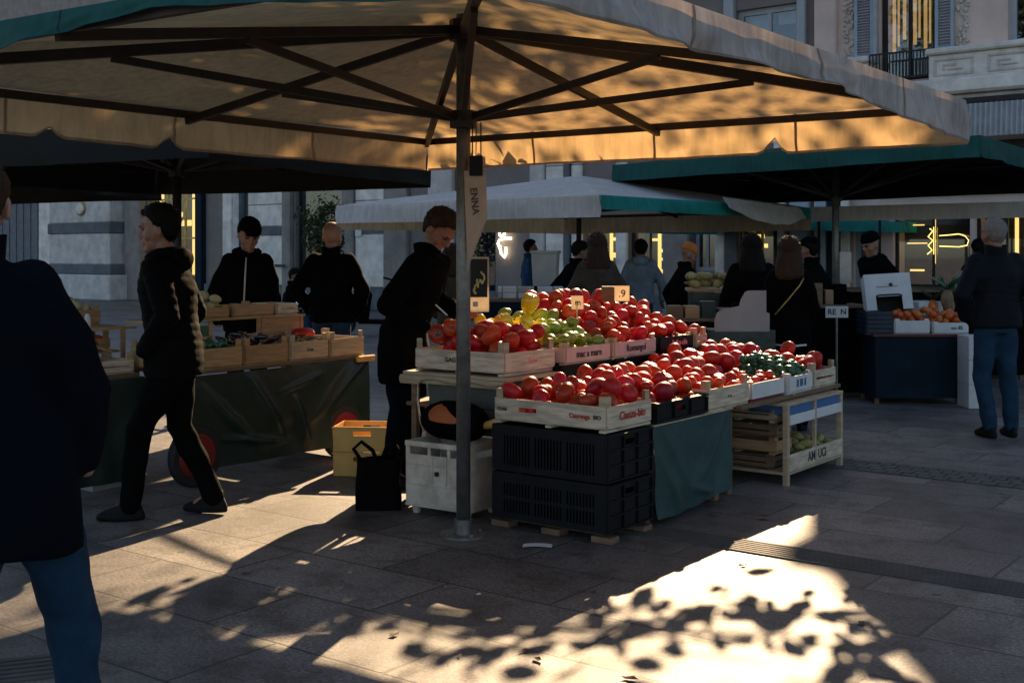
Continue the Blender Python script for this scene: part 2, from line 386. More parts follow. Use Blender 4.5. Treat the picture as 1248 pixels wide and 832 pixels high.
# ------------------------------------------------------------------ people
def remesh(mb, name, mats, voxel, smooth_it=3, disp=None, matfn=None, factor=.5):
    me = mb.mesh('tmp', mats[0]); o = bpy.data.objects.new('tmp', me); col.objects.link(o)
    md = o.modifiers.new('r', 'REMESH'); md.mode = 'VOXEL'; md.voxel_size = voxel; md.adaptivity = 0
    if smooth_it: ms = o.modifiers.new('s', 'SMOOTH'); ms.factor = factor; ms.iterations = smooth_it
    dg = bpy.context.evaluated_depsgraph_get(); ev = o.evaluated_get(dg)
    r = bpy.data.meshes.new_from_object(ev); r.name = name
    bpy.data.objects.remove(o); bpy.data.meshes.remove(me)
    r.materials.clear()
    for m in mats: r.materials.append(m)
    if disp:
        nrm = [v.normal.copy() for v in r.vertices]
        for v, n_ in zip(r.vertices, nrm): v.co += n_*disp(v.co)
    if matfn:
        for p in r.polygons: p.material_index = matfn(p.center, p.normal)
    r.polygons.foreach_set('use_smooth', [True]*len(r.polygons)); r.update(); return r
def folds(amp, seed, sc=5.0):
    def f(c):
        a = noise.noise(Vector((c.x*sc, c.y*sc, c.z*sc*.9+seed))); b = noise.noise(Vector((c.x*sc*2.3+seed, c.y*sc*2.3, c.z*sc*1.2)))
        return amp*(a*1.0+.5*b+.45*(1-abs(noise.noise(Vector((c.x*3.1+4, c.y*3.1, c.z*5.5+seed))))*2.4))
    return f
def quilt(amp, seed, pitch=.062):
    def f(c):
        return amp*(abs(math.sin(math.pi*(c.z+.012*math.sin(c.x*7))/pitch))**.6-.6)+.004*noise.noise(Vector((c.x*16, c.y*16, c.z*30+seed)))
    return f
def limb(mb, pts, rad, n=14):
    # smooth tapered tube with domed ends
    P = [Vector(p) for p in pts]; q = []; rr = []
    for i in range(len(P)-1):
        for k in range(5):
            t = k/5; q.append(P[i].lerp(P[i+1], t)); rr.append(rad[i]*(1-t)+rad[i+1]*t)
    q.append(P[-1]); rr.append(rad[-1]); mb.tube(q, rr, n); mb.ell(P[0], rad[0], 14, 8); mb.ell(P[-1], rad[-1], 14, 8)
    for i in range(1, len(P)-1): mb.ell(P[i], rad[i]*1.0, 14, 8)
def head_parts(mb, M, detail):
    E = lambda c, r, n=18, m=12: mb.ell(c, r, n, m, M=M)
    E((0,-.012,.045), (.076,.096,.083)); E((0,.012,.0), (.070,.078,.085)); E((0,.03,-.055), (.052,.054,.052)); E((0,.073,-.088), (.024,.024,.022))
    E((0,.072,.035), (.055,.026,.024)); E((0,.078,-.045), (.026,.020,.022))
    E((0,.096,-.012), (.012,.025,.014)); E((0,.099,-.020), (.015,.013,.010)); mb.tube([M @ Vector((0,.088,.028)), M @ Vector((0,.113,-.012))], [.009,.0125], 8)
    for s in (-1, 1):
        E((s*.038,.054,-.020), (.027,.022,.030)); E((s*.031,.089,.033), (.018,.007,.006))
        mb.ell((0,0,0), (.009,.022,.034), 12, 8, M=M @ Matrix.Translation((s*.078,-.012,-.002)) @ Euler((-.15,0,s*.3)).to_matrix().to_4x4())
    E((0,.093,-.050), (.021,.009,.0055)); E((0,.090,-.060), (.018,.009,.006))
def make_hair(M, kind, m, parent, seed=0):
    n, k = 40, 28
    def fn(u, v):
        a = 2*math.pi*u; t = math.pi*v; d = Vector((math.sin(t)*math.cos(a), math.sin(t)*math.sin(a), math.cos(t)))
        fwd = max(0, d.y)
        line = .62 if kind != 'bald' else 1.2        # hairline height on the forehead
        back = -.95
        tab = ((-1,-.95),(-.3,-.9),(-.08,-.32),(.15,-.12),(.36,.22),(.58,line-.12),(1,line))
        for (y0_,l0_),(y1_,l1_) in zip(tab, tab[1:]):
            if d.y <= y1_ or y1_ == 1: lim = l0_+(l1_-l0_)*min(1, max(0, (d.y-y0_)/(y1_-y0_))); break
        lim += .05*noise.noise(Vector((d.x*6, d.y*6, seed)))
        ins = 0 if d.z > lim else min(1, (lim-d.z)/.12)
        th = {'short': .014, 'crop': .007, 'grey': .008, 'long': .022, 'bald': .003}[kind]
        th *= 1+.35*noise.noise(d*6+Vector((seed,0,0))); th += (.006*max(0, d.z)*(fwd+.4) if kind == 'short' else 0)
        base = Vector((.077*d.x, .097*d.y-.010, .086*d.z+.045)) if d.z > -.2 else Vector((.075*d.x, .094*d.y-.010, (.112*d.z+.050)))
        p = base+Vector((d.x, d.y, d.z))*th
        if ins: p = p.lerp(Vector((0,-.02,.02)), .45*ins)
        return tuple(M @ p)
    mb = MB(); mb.grid(fn, n, k); me = mb.mesh('hair', m, True, weld=True)
    for v in me.vertices: v.co += v.normal*.0035*noise.noise(v.co*70)
    tuft = MB(); rnd_ = random.Random(seed+5); MI = M.inverted()
    if kind != 'bald':
        L0_ = {'short': .030, 'crop': .012, 'grey': .012, 'long': .05}[kind]
        for v in rnd_.sample(list(me.vertices), int(len(me.vertices)*.55)):
            q = MI @ v.co
            if (q-Vector((0,-.01,.045))).length < .088 and q.z < .09: continue
            nrm_ = v.normal; tg = Vector((rnd_.gauss(0,.5), rnd_.gauss(.4 if q.z > .1 else -.5,.4), -.9 if q.z < .09 else -.1)); tg = (tg-nrm_*tg.dot(nrm_)).normalized()
            sd_ = nrm_.cross(tg); Lh = L0_*rnd_.uniform(.5, 1.3); b0_ = v.co-nrm_*.002; w_ = .004
            tuft.add([b0_-sd_*w_, b0_+sd_*w_, b0_+tg*Lh*.6+nrm_*.006+sd_*w_*.6, b0_+tg*Lh+nrm_*.004*rnd_.uniform(.2,2)], [(0,1,2),(0,2,3)])
    if tuft.v:
        bm_ = bmesh.new(); bm_.from_mesh(me); tm_ = tuft.mesh('t', m); bm_.from_mesh(tm_); bm_.to_mesh(me); bm_.free()
    o = bpy.data.objects.new('hair', me); col.objects.link(o); o.parent = parent
    if kind == 'long':
        q = MB(); rs = [(.01,-.095,-.285,.03,.012),(0,-.092,-.25,.08,.028),(0,-.10,-.19,.125,.045),(0,-.08,-.11,.122,.06),(0,-.05,-.02,.105,.078),(0,-.03,.06,.088,.085),(0,-.02,.115,.055,.06)]
        q.rings(rs, 20, M=M); me2 = remesh(q, 'hair', [m], .012, 3, disp=lambda c: .006*noise.noise(Vector((c.x*40, c.y*40, c.z*6))))
        o2 = bpy.data.objects.new('hair_fall', me2); col.objects.link(o2); o2.parent = o
    return o
def hand(mb, wr, d, side, up, curl=.5, s=1.0, sgn=1):
    # palm then five fingers; d: direction of the hand, side: towards the thumb, up: back of the hand
    wr = Vector(wr); d = Vector(d).normalized(); side = (Vector(side)-d*Vector(side).dot(d)).normalized(); up = side.cross(d)*sgn
    pc = [wr, wr+d*.045*s, wr+d*.085*s]
    for off, r in ((-.022,.015),(-.007,.016),(.009,.016),(.024,.015)): limb(mb, [wr+side*off*.6*s, wr+d*.085*s+side*off*s], [r*s*.95, r*s*.8], 8)
    for i, (off, L_) in enumerate(((.029,.070),(.010,.078),(-.010,.072),(-.029,.056))):
        p0 = wr+d*.086*s+side*off*s; c1 = curl*.7; c2 = curl*1.5
        p1 = p0+(d*math.cos(c1)-up*math.sin(c1))*L_*.45*s; p2 = p1+(d*math.cos(c2)-up*math.sin(c2))*L_*.33*s; p3 = p2+(d*math.cos(c2+curl*.6)-up*math.sin(c2+curl*.6))*L_*.26*s
        limb(mb, [p0,p1,p2,p3], [.0088*s,.0082*s,.0074*s,.0064*s], 8)
    t0 = wr+d*.02*s+side*.022*s; t1 = t0+(d*.55+side*.75-up*.2).normalized()*.04*s; t2 = t1+(d*.85+side*.25-up*.4*curl).normalized()*.032*s; t3 = t2+(d*.95-up*.5*curl).normalized()*.024*s
    limb(mb, [t0,t1,t2,t3], [.013*s,.0105*s,.0095*s,.0078*s], 8)
def person(label, loc, rz, H=1.76, lean=(0,0), head=(0,0,0), armR=None, armL=None, legR=None, legL=None, hands=(None,None), top=CBLK, hem=.82, bulk=1.0, style='coat',
           pants=CJEAN2, hair=('short', HAIRB), skin=SKIN, hat=None, near=False, seed=0, collar=True, shoes=SHOE, hood=False, lining=False, hipdrop=0, female=False, legs=True):
    S = H/1.76; vx = .0065 if near else .011; cvx = .011 if near else .018
    Z = Matrix.Scale(S, 4)
    lx, ly = lean; hz = .94-hipdrop
    hip = Vector((0, 0, hz)); chest = Vector((lx*.7, ly*.7, hz+.38)); neck = Vector((lx, ly, hz+.545)); shz = hz+.468
    sw = .155 if female else .178
    hd = neck+Vector((0, .025+.05*math.sin(-head[0]), .132))
    HM = Matrix.Translation(hd) @ Euler((head[0], head[2], head[1]), 'ZXY').to_matrix().to_4x4() @ Matrix.Scale(1.07, 4)
    aR = armR or ((.245+.01, -.04, hz+.20), (.25, .05, hz-.03)); aL = armL or ((-.255, -.04, hz+.20), (-.25, .05, hz-.03))
    lR = legR or ((.10, .03, .50), (.11, -.02, .09)); lL = legL or ((-.10, .03, .50), (-.11, -.02, .09))
    shR = Vector((sw+lx, ly, shz)); shL = Vector((-sw+lx, ly, shz))
    # body ----------------------------------------------------------
    b = MB(); head_parts(b, HM, near)
    limb(b, [neck+Vector((0,-.01,-.06)), hd+Vector((0,-.015,-.055))], [.060,.053]); 
    b.rings([(0,0,hz-.08,.13,.09),(0,0,hz+.05,.135,.09),(lx*.4,ly*.4,hz+.2,.115,.08),(lx*.7,ly*.7,hz+.38,.145,.095),(lx,ly,hz+.49,.12,.075),(lx,ly,hz+.55,.06,.055)], 20)
    for sgn, sh_, (el, wr), (kn, an), hflag in ((1, shR, aR, lR, hands[0]), (-1, shL, aL, lL, hands[1])):
        el, wr, kn, an = Vector(el), Vector(wr), Vector(kn), Vector(an)
        limb(b, [sh_-Vector((sgn*.02,0,.01)), el, wr], [.048,.037,.026]); dd = (wr-el).normalized()
        if hflag or (hflag is None and wr.z < .91 and legs is True): hand(b, wr+dd*.0, dd, Vector((-sgn*.8,.6,0)) , Vector((0,0,1)), .6, 1.0, sgn)
        else: limb(b, [wr, wr+dd*.02], [.024,.024])
        if legs: limb(b, [Vector((sgn*.085,0,hz-.06)), kn, an], [.078,.052,.035]); limb(b, [an, an+Vector((0,.10,-.045))], [.035,.025])
    HI = HM.inverted()
    def mf(c, n_):
        q = HI @ c
        if abs(q.z+.055) < .0085 and q.y > .086 and abs(q.x) < .024: return 2
        if .006 < q.z < .020 and q.y > .062 and .017 < abs(q.x) < .043: return 1
        if .030 < q.z < .040 and q.y > .07 and .014 < abs(q.x) < .05: return 3
        return 0
    def dd_(c):
        q = HI @ c; s = 0
        if q.y > .05 and abs(q.z) < .05: s -= .007*math.exp(-(((abs(q.x)-.031)/.014)**2+((q.z-.013)/.012)**2))
        return s
    me = remesh(b, 'person', [skin, EYE, LIP, HAIRN], vx, 2, disp=dd_, matfn=mf, factor=.4)
    o = bpy.data.objects.new('person', me); col.objects.link(o); o.location = (*loc, 0) if len(loc) == 2 else loc; o.rotation_euler = (0, 0, rz); o.scale = (S,)*3
    tag(o, label, 'person')
    def child(mesh, nm):
        q = bpy.data.objects.new(nm, mesh); col.objects.link(q); q.parent = o; return q
    # jacket --------------------------------------------------------
    j = MB(); B = bulk; hm = hem-hipdrop if hem > .5 else hem
    hw = .165 if not female else .16
    rs = [(0,0,hm,hw*1.08*B,.128*B)]
    if hm < hz-.1: rs.append((0,0,hz-.06,.18*B,.135*B))
    rs += [(0,0,hz+.06,.17*B,.125*B),(lx*.45,ly*.45,hz+.2,.162*B,.122*B),(lx*.72,ly*.72,hz+.36,.182*B,.132*B),(lx,ly,hz+.44,.160*B,.112*B),(lx,ly-.005,hz+.50,.118*B,.088*B),(lx,ly-.005,hz+.528,.090,.078),(lx,ly-.005,hz+.545,.072,.07)]
    j.rings(rs, 26)
    for sgn, sh_, (el, wr) in ((1, shR, aR), (-1, shL, aL)):
        el, wr = Vector(el), Vector(wr); limb(j, [sh_-Vector((sgn*.025,0,.0)), el, wr-(wr-el).normalized()*.01], [.066*B,.056*B,.044*B], 16)
        j.ell(sh_-Vector((sgn*.03,0,.0)), (.068*B,.075*B,.060*B), 14, 8)
    dsp = quilt(.0042, seed, .05) if style == 'puffer' else folds(.013 if near else .014, seed, 5.5)
    jm = remesh(j, 'jacket', [top], cvx, 4, disp=dsp); jo = child(jm, 'jacket' if style != 'coat' else 'coat')
    if collar:
        c = MB(); cz = neck.z-.035
        def cf(u, v):
            a = 2*math.pi*u; op = 1-.35*max(0, math.sin(a))**6
            r_ = (.082+.006*v) if not hood else (.095+.03*math.sin(v*3)); 
            return (lx+r_*math.cos(a), ly-.004+r_*1.02*math.sin(a)-.02*v*(1 if hood else .3), cz+(.085 if not hood else .06)*v*op+.01*math.cos(a*2))
        c.grid(cf, 36, 6); c.grid(lambda u, v: tuple(Vector(cf(u, v))*1.0+Vector(((lx-cf(u,v)[0])*.10, (ly-cf(u,v)[1])*.10, -.002))), 36, 6)
        cm = c.mesh('collar', top, True); cc = child(cm, 'collar'); cc.parent = jo; md = cc.modifiers.new('t', 'SOLIDIFY'); md.thickness = .012 if style == 'puffer' else .007
    if lining:
        q = MB(); q.tube([(lx*.95+lining*.045, ly+.115, hz+.50),(lx*.8+lining*.062, ly*.8+.138*B, hz+.36),(lx*.5+lining*.065, ly*.5+.132*B, hz+.2),(lining*.07,.13*B, hz+.02)], [.006,.007,.007,.006], 8)
        l_ = child(q.mesh('zip_edge', SHIRT, True), 'zip_edge'); l_.parent = jo
    if hood:
        q = MB(); q.ell((lx, ly-.095, neck.z-.03), (.115,.06,.075), 16, 10); q.ell((lx, ly-.05, neck.z+.01), (.105,.07,.04), 16, 10)
        h_ = child(remesh(q, 'hood', [top], .014, 3, disp=folds(.006, seed, 9)), 'hood'); h_.parent = jo
    # trousers and shoes ---------------------------------------------
    if legs:
        t = MB(); t.rings([(0,0,hz-.10,.155,.115),(0,0,hz+.0,.152,.112),(0,0,hz+.08,.14,.10)], 20)
        for sgn, (kn, an) in ((1, lR), (-1, lL)):
            kn, an = Vector(kn), Vector(an); low = an+(an-kn).normalized()*.005
            limb(t, [Vector((sgn*.078,0,hz-.10)), kn, low+Vector((0,-.005,.0))], [.098,.068,.058], 16)
        tm = remesh(t, 'trousers', [pants], cvx, 3, disp=folds(.013, seed+9, 8.5)); child(tm, 'trousers')
        for sgn, (kn, an) in ((1, lR), (-1, lL)):
            an = Vector(an); pitch = 0 if an.z <= .11 else min(.9, (an.z-.09)*4.2)
            MM = Matrix.Translation(an) @ Euler((-pitch, 0, -sgn*.12)).to_matrix().to_4x4()
            q = MB(); q.rings([(0,.05,-.088,.045,.135),(0,.05,-.06,.048,.138),(0,.03,-.03,.042,.105),(0,.0,.0,.045,.06),(0,-.005,.035,.045,.05)], 18, M=MM)
            q.ell((0,.125,-.062), (.044,.055,.028), M=MM)
            child(remesh(q, 'shoe', [shoes], .009, 3), 'shoe')
    hk = hair
    if hk: make_hair(HM, hk[0], hk[1], o, seed)
    if hat:
        q = MB(); 
        if hat[0] == 'beanie':
            q.rings([(0,-.012,.045,.088,.106),(0,-.012,.075,.09,.108),(0,-.015,.12,.075,.09),(0,-.018,.148,.045,.055),(0,-.018,.156,.01,.012)], 24, M=HM)
        else:
            q.rings([(0,-.012,.06,.088,.106),(0,-.012,.085,.088,.104),(0,-.014,.125,.070,.086),(0,-.016,.148,.035,.045)], 24, M=HM); q.rings([(0,.10,.060,.062,.062),(0,.10,.067,.062,.060)], 20, M=HM)
        child(remesh(q, 'cap', [hat[1]], .007, 3), 'cap')
    return o
BACK = 0.0     # yaw 0 = facing away from the camera (+Y); +90deg = facing left
def P_(x, d): return (px(x, d), d)
pk = lambda s: ((s*.30, -.09, 1.13), (s*.20, .09, .95))
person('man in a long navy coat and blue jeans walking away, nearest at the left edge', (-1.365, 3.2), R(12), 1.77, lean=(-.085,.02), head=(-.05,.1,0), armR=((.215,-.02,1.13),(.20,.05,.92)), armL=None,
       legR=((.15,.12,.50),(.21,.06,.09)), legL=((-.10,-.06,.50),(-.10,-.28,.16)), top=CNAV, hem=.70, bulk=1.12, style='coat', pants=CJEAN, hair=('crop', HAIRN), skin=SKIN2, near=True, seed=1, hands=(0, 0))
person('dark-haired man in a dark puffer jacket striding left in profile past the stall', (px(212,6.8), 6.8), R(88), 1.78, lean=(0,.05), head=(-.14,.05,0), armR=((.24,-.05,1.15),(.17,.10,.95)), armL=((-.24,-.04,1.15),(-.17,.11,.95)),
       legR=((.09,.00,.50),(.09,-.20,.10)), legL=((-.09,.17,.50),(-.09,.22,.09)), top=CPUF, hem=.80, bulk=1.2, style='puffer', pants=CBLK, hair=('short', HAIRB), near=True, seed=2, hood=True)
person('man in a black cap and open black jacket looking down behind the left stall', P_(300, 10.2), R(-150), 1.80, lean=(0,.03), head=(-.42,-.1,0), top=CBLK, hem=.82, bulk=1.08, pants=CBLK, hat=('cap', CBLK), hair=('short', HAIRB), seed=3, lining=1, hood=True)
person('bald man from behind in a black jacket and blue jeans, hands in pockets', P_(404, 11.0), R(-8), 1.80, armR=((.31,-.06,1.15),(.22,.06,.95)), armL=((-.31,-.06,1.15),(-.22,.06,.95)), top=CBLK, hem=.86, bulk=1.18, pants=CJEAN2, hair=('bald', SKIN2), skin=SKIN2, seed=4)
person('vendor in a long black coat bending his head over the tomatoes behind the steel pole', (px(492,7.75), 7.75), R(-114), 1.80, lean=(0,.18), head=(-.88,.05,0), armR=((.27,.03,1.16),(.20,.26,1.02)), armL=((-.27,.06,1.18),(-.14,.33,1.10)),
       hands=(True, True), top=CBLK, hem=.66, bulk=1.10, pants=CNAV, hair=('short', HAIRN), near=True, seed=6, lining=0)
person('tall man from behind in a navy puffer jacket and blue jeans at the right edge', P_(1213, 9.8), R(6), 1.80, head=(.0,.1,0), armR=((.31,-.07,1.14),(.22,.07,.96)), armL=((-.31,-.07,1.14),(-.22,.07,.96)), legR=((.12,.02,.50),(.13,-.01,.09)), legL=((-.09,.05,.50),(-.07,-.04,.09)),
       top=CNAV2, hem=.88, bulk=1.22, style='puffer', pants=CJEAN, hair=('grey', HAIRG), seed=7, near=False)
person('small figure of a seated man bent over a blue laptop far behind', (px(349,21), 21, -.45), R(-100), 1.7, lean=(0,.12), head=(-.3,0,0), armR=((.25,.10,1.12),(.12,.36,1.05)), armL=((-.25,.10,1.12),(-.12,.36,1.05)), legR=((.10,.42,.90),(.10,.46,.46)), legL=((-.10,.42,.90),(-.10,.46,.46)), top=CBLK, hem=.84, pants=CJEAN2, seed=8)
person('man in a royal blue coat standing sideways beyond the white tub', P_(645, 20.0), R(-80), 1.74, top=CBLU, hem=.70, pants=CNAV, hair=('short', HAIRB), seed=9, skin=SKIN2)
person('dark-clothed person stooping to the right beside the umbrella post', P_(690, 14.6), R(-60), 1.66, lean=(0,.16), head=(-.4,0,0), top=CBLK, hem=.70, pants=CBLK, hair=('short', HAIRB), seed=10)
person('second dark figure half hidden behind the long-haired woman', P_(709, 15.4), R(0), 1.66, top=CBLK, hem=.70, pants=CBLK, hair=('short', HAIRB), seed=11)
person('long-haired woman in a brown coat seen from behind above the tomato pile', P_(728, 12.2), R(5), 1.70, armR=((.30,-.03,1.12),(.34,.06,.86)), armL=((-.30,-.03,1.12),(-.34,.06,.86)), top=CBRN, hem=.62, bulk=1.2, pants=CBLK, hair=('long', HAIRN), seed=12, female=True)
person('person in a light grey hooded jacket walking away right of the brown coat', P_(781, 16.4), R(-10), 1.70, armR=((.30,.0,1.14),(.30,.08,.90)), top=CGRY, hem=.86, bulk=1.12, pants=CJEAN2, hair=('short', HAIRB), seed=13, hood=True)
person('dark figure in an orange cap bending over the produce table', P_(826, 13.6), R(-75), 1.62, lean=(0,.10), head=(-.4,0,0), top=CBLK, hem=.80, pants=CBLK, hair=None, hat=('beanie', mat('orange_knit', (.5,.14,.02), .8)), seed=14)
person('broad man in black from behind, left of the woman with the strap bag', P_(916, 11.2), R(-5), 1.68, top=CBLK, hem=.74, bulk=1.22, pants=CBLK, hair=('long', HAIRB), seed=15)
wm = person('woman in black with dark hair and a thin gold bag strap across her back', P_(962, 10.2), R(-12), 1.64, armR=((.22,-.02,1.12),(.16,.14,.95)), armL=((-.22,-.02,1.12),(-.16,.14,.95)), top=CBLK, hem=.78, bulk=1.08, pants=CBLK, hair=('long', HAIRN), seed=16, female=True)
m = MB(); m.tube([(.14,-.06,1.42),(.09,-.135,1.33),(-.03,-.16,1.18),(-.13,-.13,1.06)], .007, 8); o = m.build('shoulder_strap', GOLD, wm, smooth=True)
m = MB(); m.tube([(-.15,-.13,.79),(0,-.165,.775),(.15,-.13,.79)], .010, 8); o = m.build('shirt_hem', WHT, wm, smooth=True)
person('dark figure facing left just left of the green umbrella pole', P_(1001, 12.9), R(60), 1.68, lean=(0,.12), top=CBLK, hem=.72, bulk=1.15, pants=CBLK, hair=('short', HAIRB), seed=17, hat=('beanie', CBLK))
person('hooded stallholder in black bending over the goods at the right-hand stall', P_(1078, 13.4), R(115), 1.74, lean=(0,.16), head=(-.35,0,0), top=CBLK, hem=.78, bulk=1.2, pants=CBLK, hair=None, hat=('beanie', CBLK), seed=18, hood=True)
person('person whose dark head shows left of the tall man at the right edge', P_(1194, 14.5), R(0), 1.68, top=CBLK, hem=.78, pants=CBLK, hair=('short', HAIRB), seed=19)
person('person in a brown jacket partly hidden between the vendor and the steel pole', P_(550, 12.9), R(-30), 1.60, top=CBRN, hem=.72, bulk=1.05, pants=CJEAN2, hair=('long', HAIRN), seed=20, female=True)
# white pen in the vendor's hand, laptop, stool
m = MB(); m.tube([(px(531,7.3), 7.28, pz(371,7.3)), (px(545,7.3), 7.30, pz(384,7.3))], .005, 6); tag(m.build('pen', WHT, None), 'thin white pen held by the vendor over the tomatoes', 'pen')
lx_, ly_ = px(366,20.9), 20.9
t = thing('laptop', 'open laptop with a blue screen before the small seated man', 'laptop', (lx_, ly_, pz(374,20.9)), .2)
m = MB(); m.rng(-.16,.16,-.11,.11,0,.015); m.build('keyboard', STEEL, t); m = MB(); m.box((0,.13,.12), (.36,.012,.24), (-.25,0,0)); s_ = m.build('lid', BLKM, t); m = MB(); m.box((0,.1215,.12), (.34,.004,.22), (-.25,0,0)); m.build('screen', SCRN, s_)
t = thing('cafe_table', 'small table carrying the laptop far behind', 'table', (lx_, ly_+.05, 0), 0)
hh = pz(374,20.9)-.004; m = MB(); m.rng(-.3,.3,-.25,.25,hh-.03,hh); m.build('table_top', STONED, t); m = MB(); m.tube([(0,0,.02),(0,0,hh-.031)], .03, 8); m.tube([(0,0,0),(0,0,.019)], .2, 16); m.build('leg', BLKM, t)
hh = .33
m = MB(); m.rng(-.2,.2,-.2,.2,max(.1,hh-.06),max(.15,hh)); q = m.build('seat', WOODD, None, loc=(px(346,21.05), 21.05, 0)); 
for sx in (-.15,.15):
    for sy in (-.15,.15): m = MB(); m.rng(sx-.02,sx+.02,sy-.02,sy+.02,0,max(.1,hh-.06)-.001); m.build('leg', WOODD, q)
q.name = 'stool'; tag(q, 'dark stool under the small seated man', 'stool')

# ------------------------------------------------------------------ world, light, camera
w = bpy.data.worlds.new("World"); scene.world = w; w.use_nodes = True
wn = w.node_tree; bg = wn.nodes['Background']; sky = wn.nodes.new('ShaderNodeTexSky'); sky.sky_type = 'NISHITA'; sky.sun_disc = False
SUN_EL = math.atan(.51); SUN_AZ = math.atan2(.25, .97)      # azimuth measured from +Y towards +X
sky.sun_elevation = SUN_EL; sky.sun_rotation = SUN_AZ; sky.air_density = 1.0; sky.dust_density = 1.0
wn.links.new(sky.outputs[0], bg.inputs[0]); bg.inputs[1].default_value = .058
sd = bpy.data.lights.new('sun', 'SUN'); sd.energy = 5.0; sd.angle = R(.5); sd.color = (1, .71, .42)
so = bpy.data.objects.new('sun', sd); col.objects.link(so)
tosun = Vector((math.sin(SUN_AZ)*math.cos(SUN_EL), math.cos(SUN_AZ)*math.cos(SUN_EL), math.sin(SUN_EL)))
so.rotation_euler = tosun.to_track_quat('Z', 'Y').to_euler(); so.location = (5, 20, 20)
cd = bpy.data.cameras.new('camera'); cam = bpy.data.objects.new('camera', cd); col.objects.link(cam)
cam.location = (0, 0, CH); cam.rotation_euler = (R(90), 0, 0); cd.sensor_width = 36; cd.lens = F/1248*36; cd.shift_y = -106/1248
cd.clip_start = .05; cd.clip_end = 2000; scene.camera = cam
scene.view_settings.view_transform = 'Standard'; scene.view_settings.look = 'None'; scene.view_settings.exposure = 1.6; scene.view_settings.gamma = 1
scene.cycles.max_bounces = 8; scene.cycles.transparent_max_bounces = 8; scene.cycles.sample_clamp_indirect = 4

# ------------------------------------------------------------------ ground
g = MB(); g.add([(-400,-300,0),(400,-300,0),(400,500,0),(-400,500,0)], [(0,1,2,3)])
tag(g.build('ground', GROUND), kind='structure')
# ribbed stone strip across the paving
RIB = mat('ribbed_stone', (.075, .07, .066), .8, .3, 5, .4, 60)
s_ = MB(); ax, ay = at(800, 648); L = 9.0
for k in range(7):
    o = k*.036
    c = Vector((ax, ay, 0))+Vector((U.x, U.y, 0))*(o-.11)+Vector((-V.x, -V.y, 0))*(L/2-1.0)
    s_.box((c.x, c.y, .003), (L, .022, .009), (0, 0, math.atan2(V.y, V.x)))
tag(s_.build('ribbed_paving_strip', RIB), kind='structure')
s_ = MB(); ax, ay = at(1010, 562)
for i in range(70):
    for k in range(4):
        c = Vector((ax, ay, 0))+Vector((U.x, U.y, 0))*(k*.105-.2)+Vector((-V.x, -V.y, 0))*(i*.105-2.5+(k % 2)*.05)
        s_.box((c.x, c.y, .002), (.094, .094, .010+random.random()*.004), (0, 0, math.atan2(V.y, V.x)+random.uniform(-.05,.05)))
tag(s_.build('cobbled_paving_strip', mat('cobble', (.085,.08,.076), .75, .35, 6, .4, 40)), kind='structure')
s_ = MB(); ax, ay = at(-15, 818)
for k in range(6): s_.box((ax, ay-.15+k*.05, .003), (.7, .028, .009), (0,0,.35))
tag(s_.build('ribbed_paving_strip', RIB), kind='structure')
